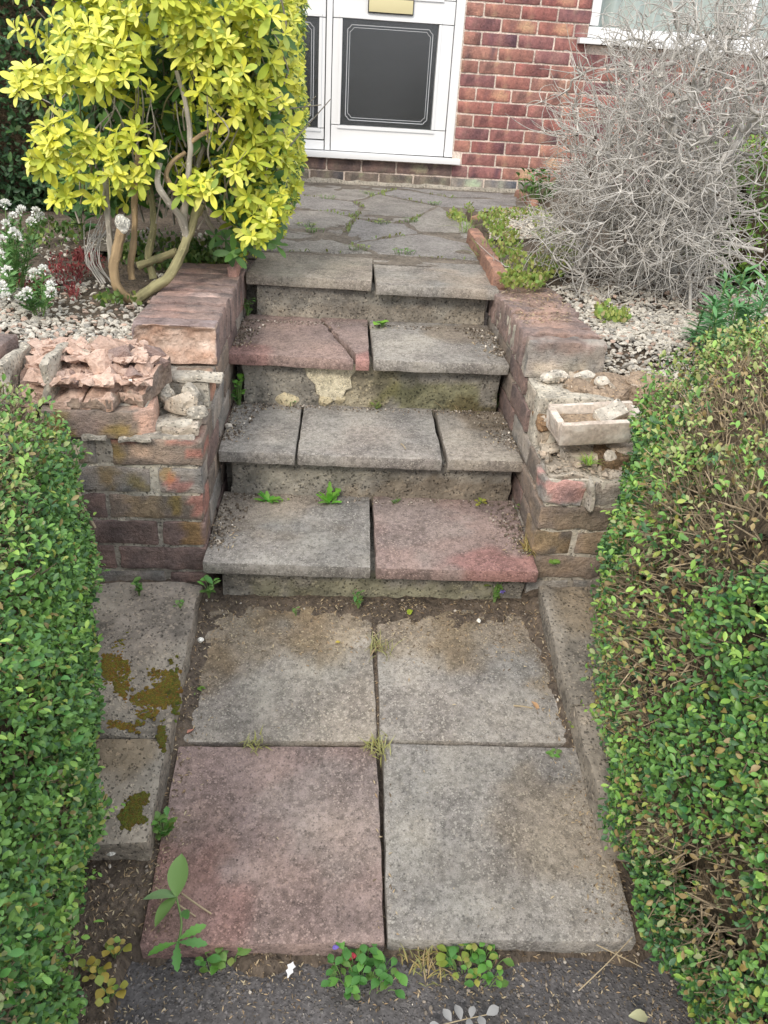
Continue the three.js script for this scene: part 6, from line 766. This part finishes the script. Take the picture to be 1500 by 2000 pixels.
{ // separate bits one can point at
  const one = (name, label, cat, p, geo, m, rot = [0, 0, 0]) => { const o = mesh(name, geo, m); o.position.copy(p); o.rotation.set(...rot); tag(o, label, cat); return o; };
  one('white_stone', 'heart shaped white stone at the end of the left kerb', 'stone', onPath(220, 1645, 0.02), lump(0.045, 0.03, 0.05, 501, 2), MAT.white, [0.4, 0.3, 0.2]);
  one('white_pebble', 'small white pebble beside the left kerb in brown litter', 'pebble', onPath(392, 1250, 0.012), lump(0.018, 0.012, 0.016, 502, 1), MAT.white);
  one('white_pebble', 'white chip in the silt at the right of the bottom step', 'pebble', onPath(935, 1212, 0.016), lump(0.012, 0.01, 0.018, 503, 1), MAT.white);
  one('pale_chip', 'cream stone chips on the left end of the lowest tread', 'stone', tread(0, 425, 1058), lump(0.02, 0.012, 0.016, 504, 1), MAT.stone); one('pale_chip', 'cream flake of mortar on the left end of the second tread', 'stone', tread(1, 447, 832), lump(0.028, 0.016, 0.02, 505, 1), MAT.stone);
  const scrap = leafGeo(0.032, 0.016, { n: 6, tooth: 0.5, curl: 0.1 }); one('white_scrap', 'torn white scrap lying in front of the red slab', 'litter', onPath(562, 1910, 0.012), scrap, M([0.8, 0.8, 0.82], null, 0, { side: THREE.DoubleSide }), [0, 2.9, 0]);
  one('red_petal', 'crimson petal among dark green weeds before the slabs', 'petal', onPath(685, 1868, 0.018), lump(0.018, 0.01, 0.014, 506, 1), MAT.crimson); one('blue_petal', 'blue petal at the slab edge near the crimson one', 'petal', onPath(655, 1850, 0.014), lump(0.012, 0.006, 0.010, 507, 1), MAT.purple);
  one('fallen_leaf', 'curled tan leaf on the grey brown path slab', 'leaf', onPath(1038, 1370, 0.004), leafGeo(0.03, 0.012, { curl: 0.4, fold: 0.6 }), quantMat(C(0.45, 0.32, 0.16), 'matte'), [0, 0.6, 0]); one('fallen_leaf', 'pale dry leaf at the foot of the right hedge', 'leaf', onPath(1228, 1985, 0.01), leafGeo(0.04, 0.02, { curl: 0.3, fold: 0.5 }), quantMat(C(0.5, 0.42, 0.26), 'matte'), [0.2, 1.6, 0]); one('fallen_leaf', 'yellow leaf fragment on the brownish path slab', 'leaf', onPath(655, 1255, 0.004), leafGeo(0.014, 0.010, {}), quantMat(C(0.46, 0.36, 0.08), 'matte'), [0, 2, 0]); one('fallen_leaf', 'pink fallen leaf beside the left kerb', 'leaf', onPath(365, 1432, 0.006), leafGeo(0.022, 0.010, {}), quantMat(C(0.42, 0.2, 0.17), 'matte'), [0, 2.6, 0]); one('fallen_leaf', 'tan leaf beside the low dandelion by the left wall', 'leaf', tread(0, 488, 975), leafGeo(0.026, 0.014, { curl: 0.4 }), quantMat(C(0.46, 0.30, 0.15), 'matte'), [0.4, 1, 0]);
  const tw = (label, a, b, r = 0.0016) => { const m = a.clone().lerp(b, 0.5).add(V(0, 0.004, 0.003)); const o = mesh('twig', tube([a, m, b], r, r * 0.8, 5, 8), MAT.straw); tag(o, label, 'twig'); };
  tw('brown twig across the red slab behind the broadleaf weed', onPath(355, 1745, 0.012), onPath(413, 1785, 0.003), 0.002); tw('brown twig leaning on the red slab corner', onPath(303, 1733, 0.02), onPath(382, 1790, 0.004), 0.0018); tw('pale straw on the grey brown path slab', onPath(1003, 1378, 0.002), onPath(1040, 1383, 0.002), 0.002); tw('curved twig on the middle tread slab of the second step', tread(1, 783, 868).add(V(0, 0.002, 0)), tread(1, 792, 878).add(V(0, 0.002, 0)), 0.0016); tw('long thin twig before the grey slab corner', onPath(1130, 1935, 0.01), onPath(1235, 1830, 0.014), 0.0012); tw('thin pale stalk under the right hedge', onPath(1165, 1845, 0.01), onPath(1255, 1890, 0.016), 0.0012);
  // sprig of silvery leaves on the tarmac
  const p = onPath(900, 1985, 0.008), s = thing('silver_sprig', 'fallen sprig of silver grey leaves on the tarmac', 'sprig', [p.x, p.y - 0.015, p.z]); s.scale.setScalar(0.8); mesh('stem', tube([V(-0.05, 0.006, 0.012), V(-0.01, 0.008, 0.004), V(0.055, 0.012, -0.006)], 0.0013, 0.001, 5, 8), MAT.straw, s); const lg = leafGeo(0.032, 0.020, { curl: 0.2, fold: 0.35 }); [[-0.045, 0.012, -1, 0.3], [-0.02, 0.006, -0.5, -0.8], [0.0, 0.004, -0.2, -1], [0.022, 0.0, 0.3, -1], [0.04, -0.004, 0.1, 0.9], [0.055, -0.006, 1, -0.4], [0.02, 0.002, -0.3, 0.8]].forEach(([x, z, dx, dz], i) => { const o = mesh('leaf', lg, quantMat(C(0.30, 0.32, 0.30), 'matte'), s); o.applyMatrix4(place(V(x, 0.012, z), V(dx, 0.35, dz).normalize(), 0.3 * (i % 3 - 1), 0.8 + 0.1 * (i % 3))); });
}
renderer.render(scene, camera);
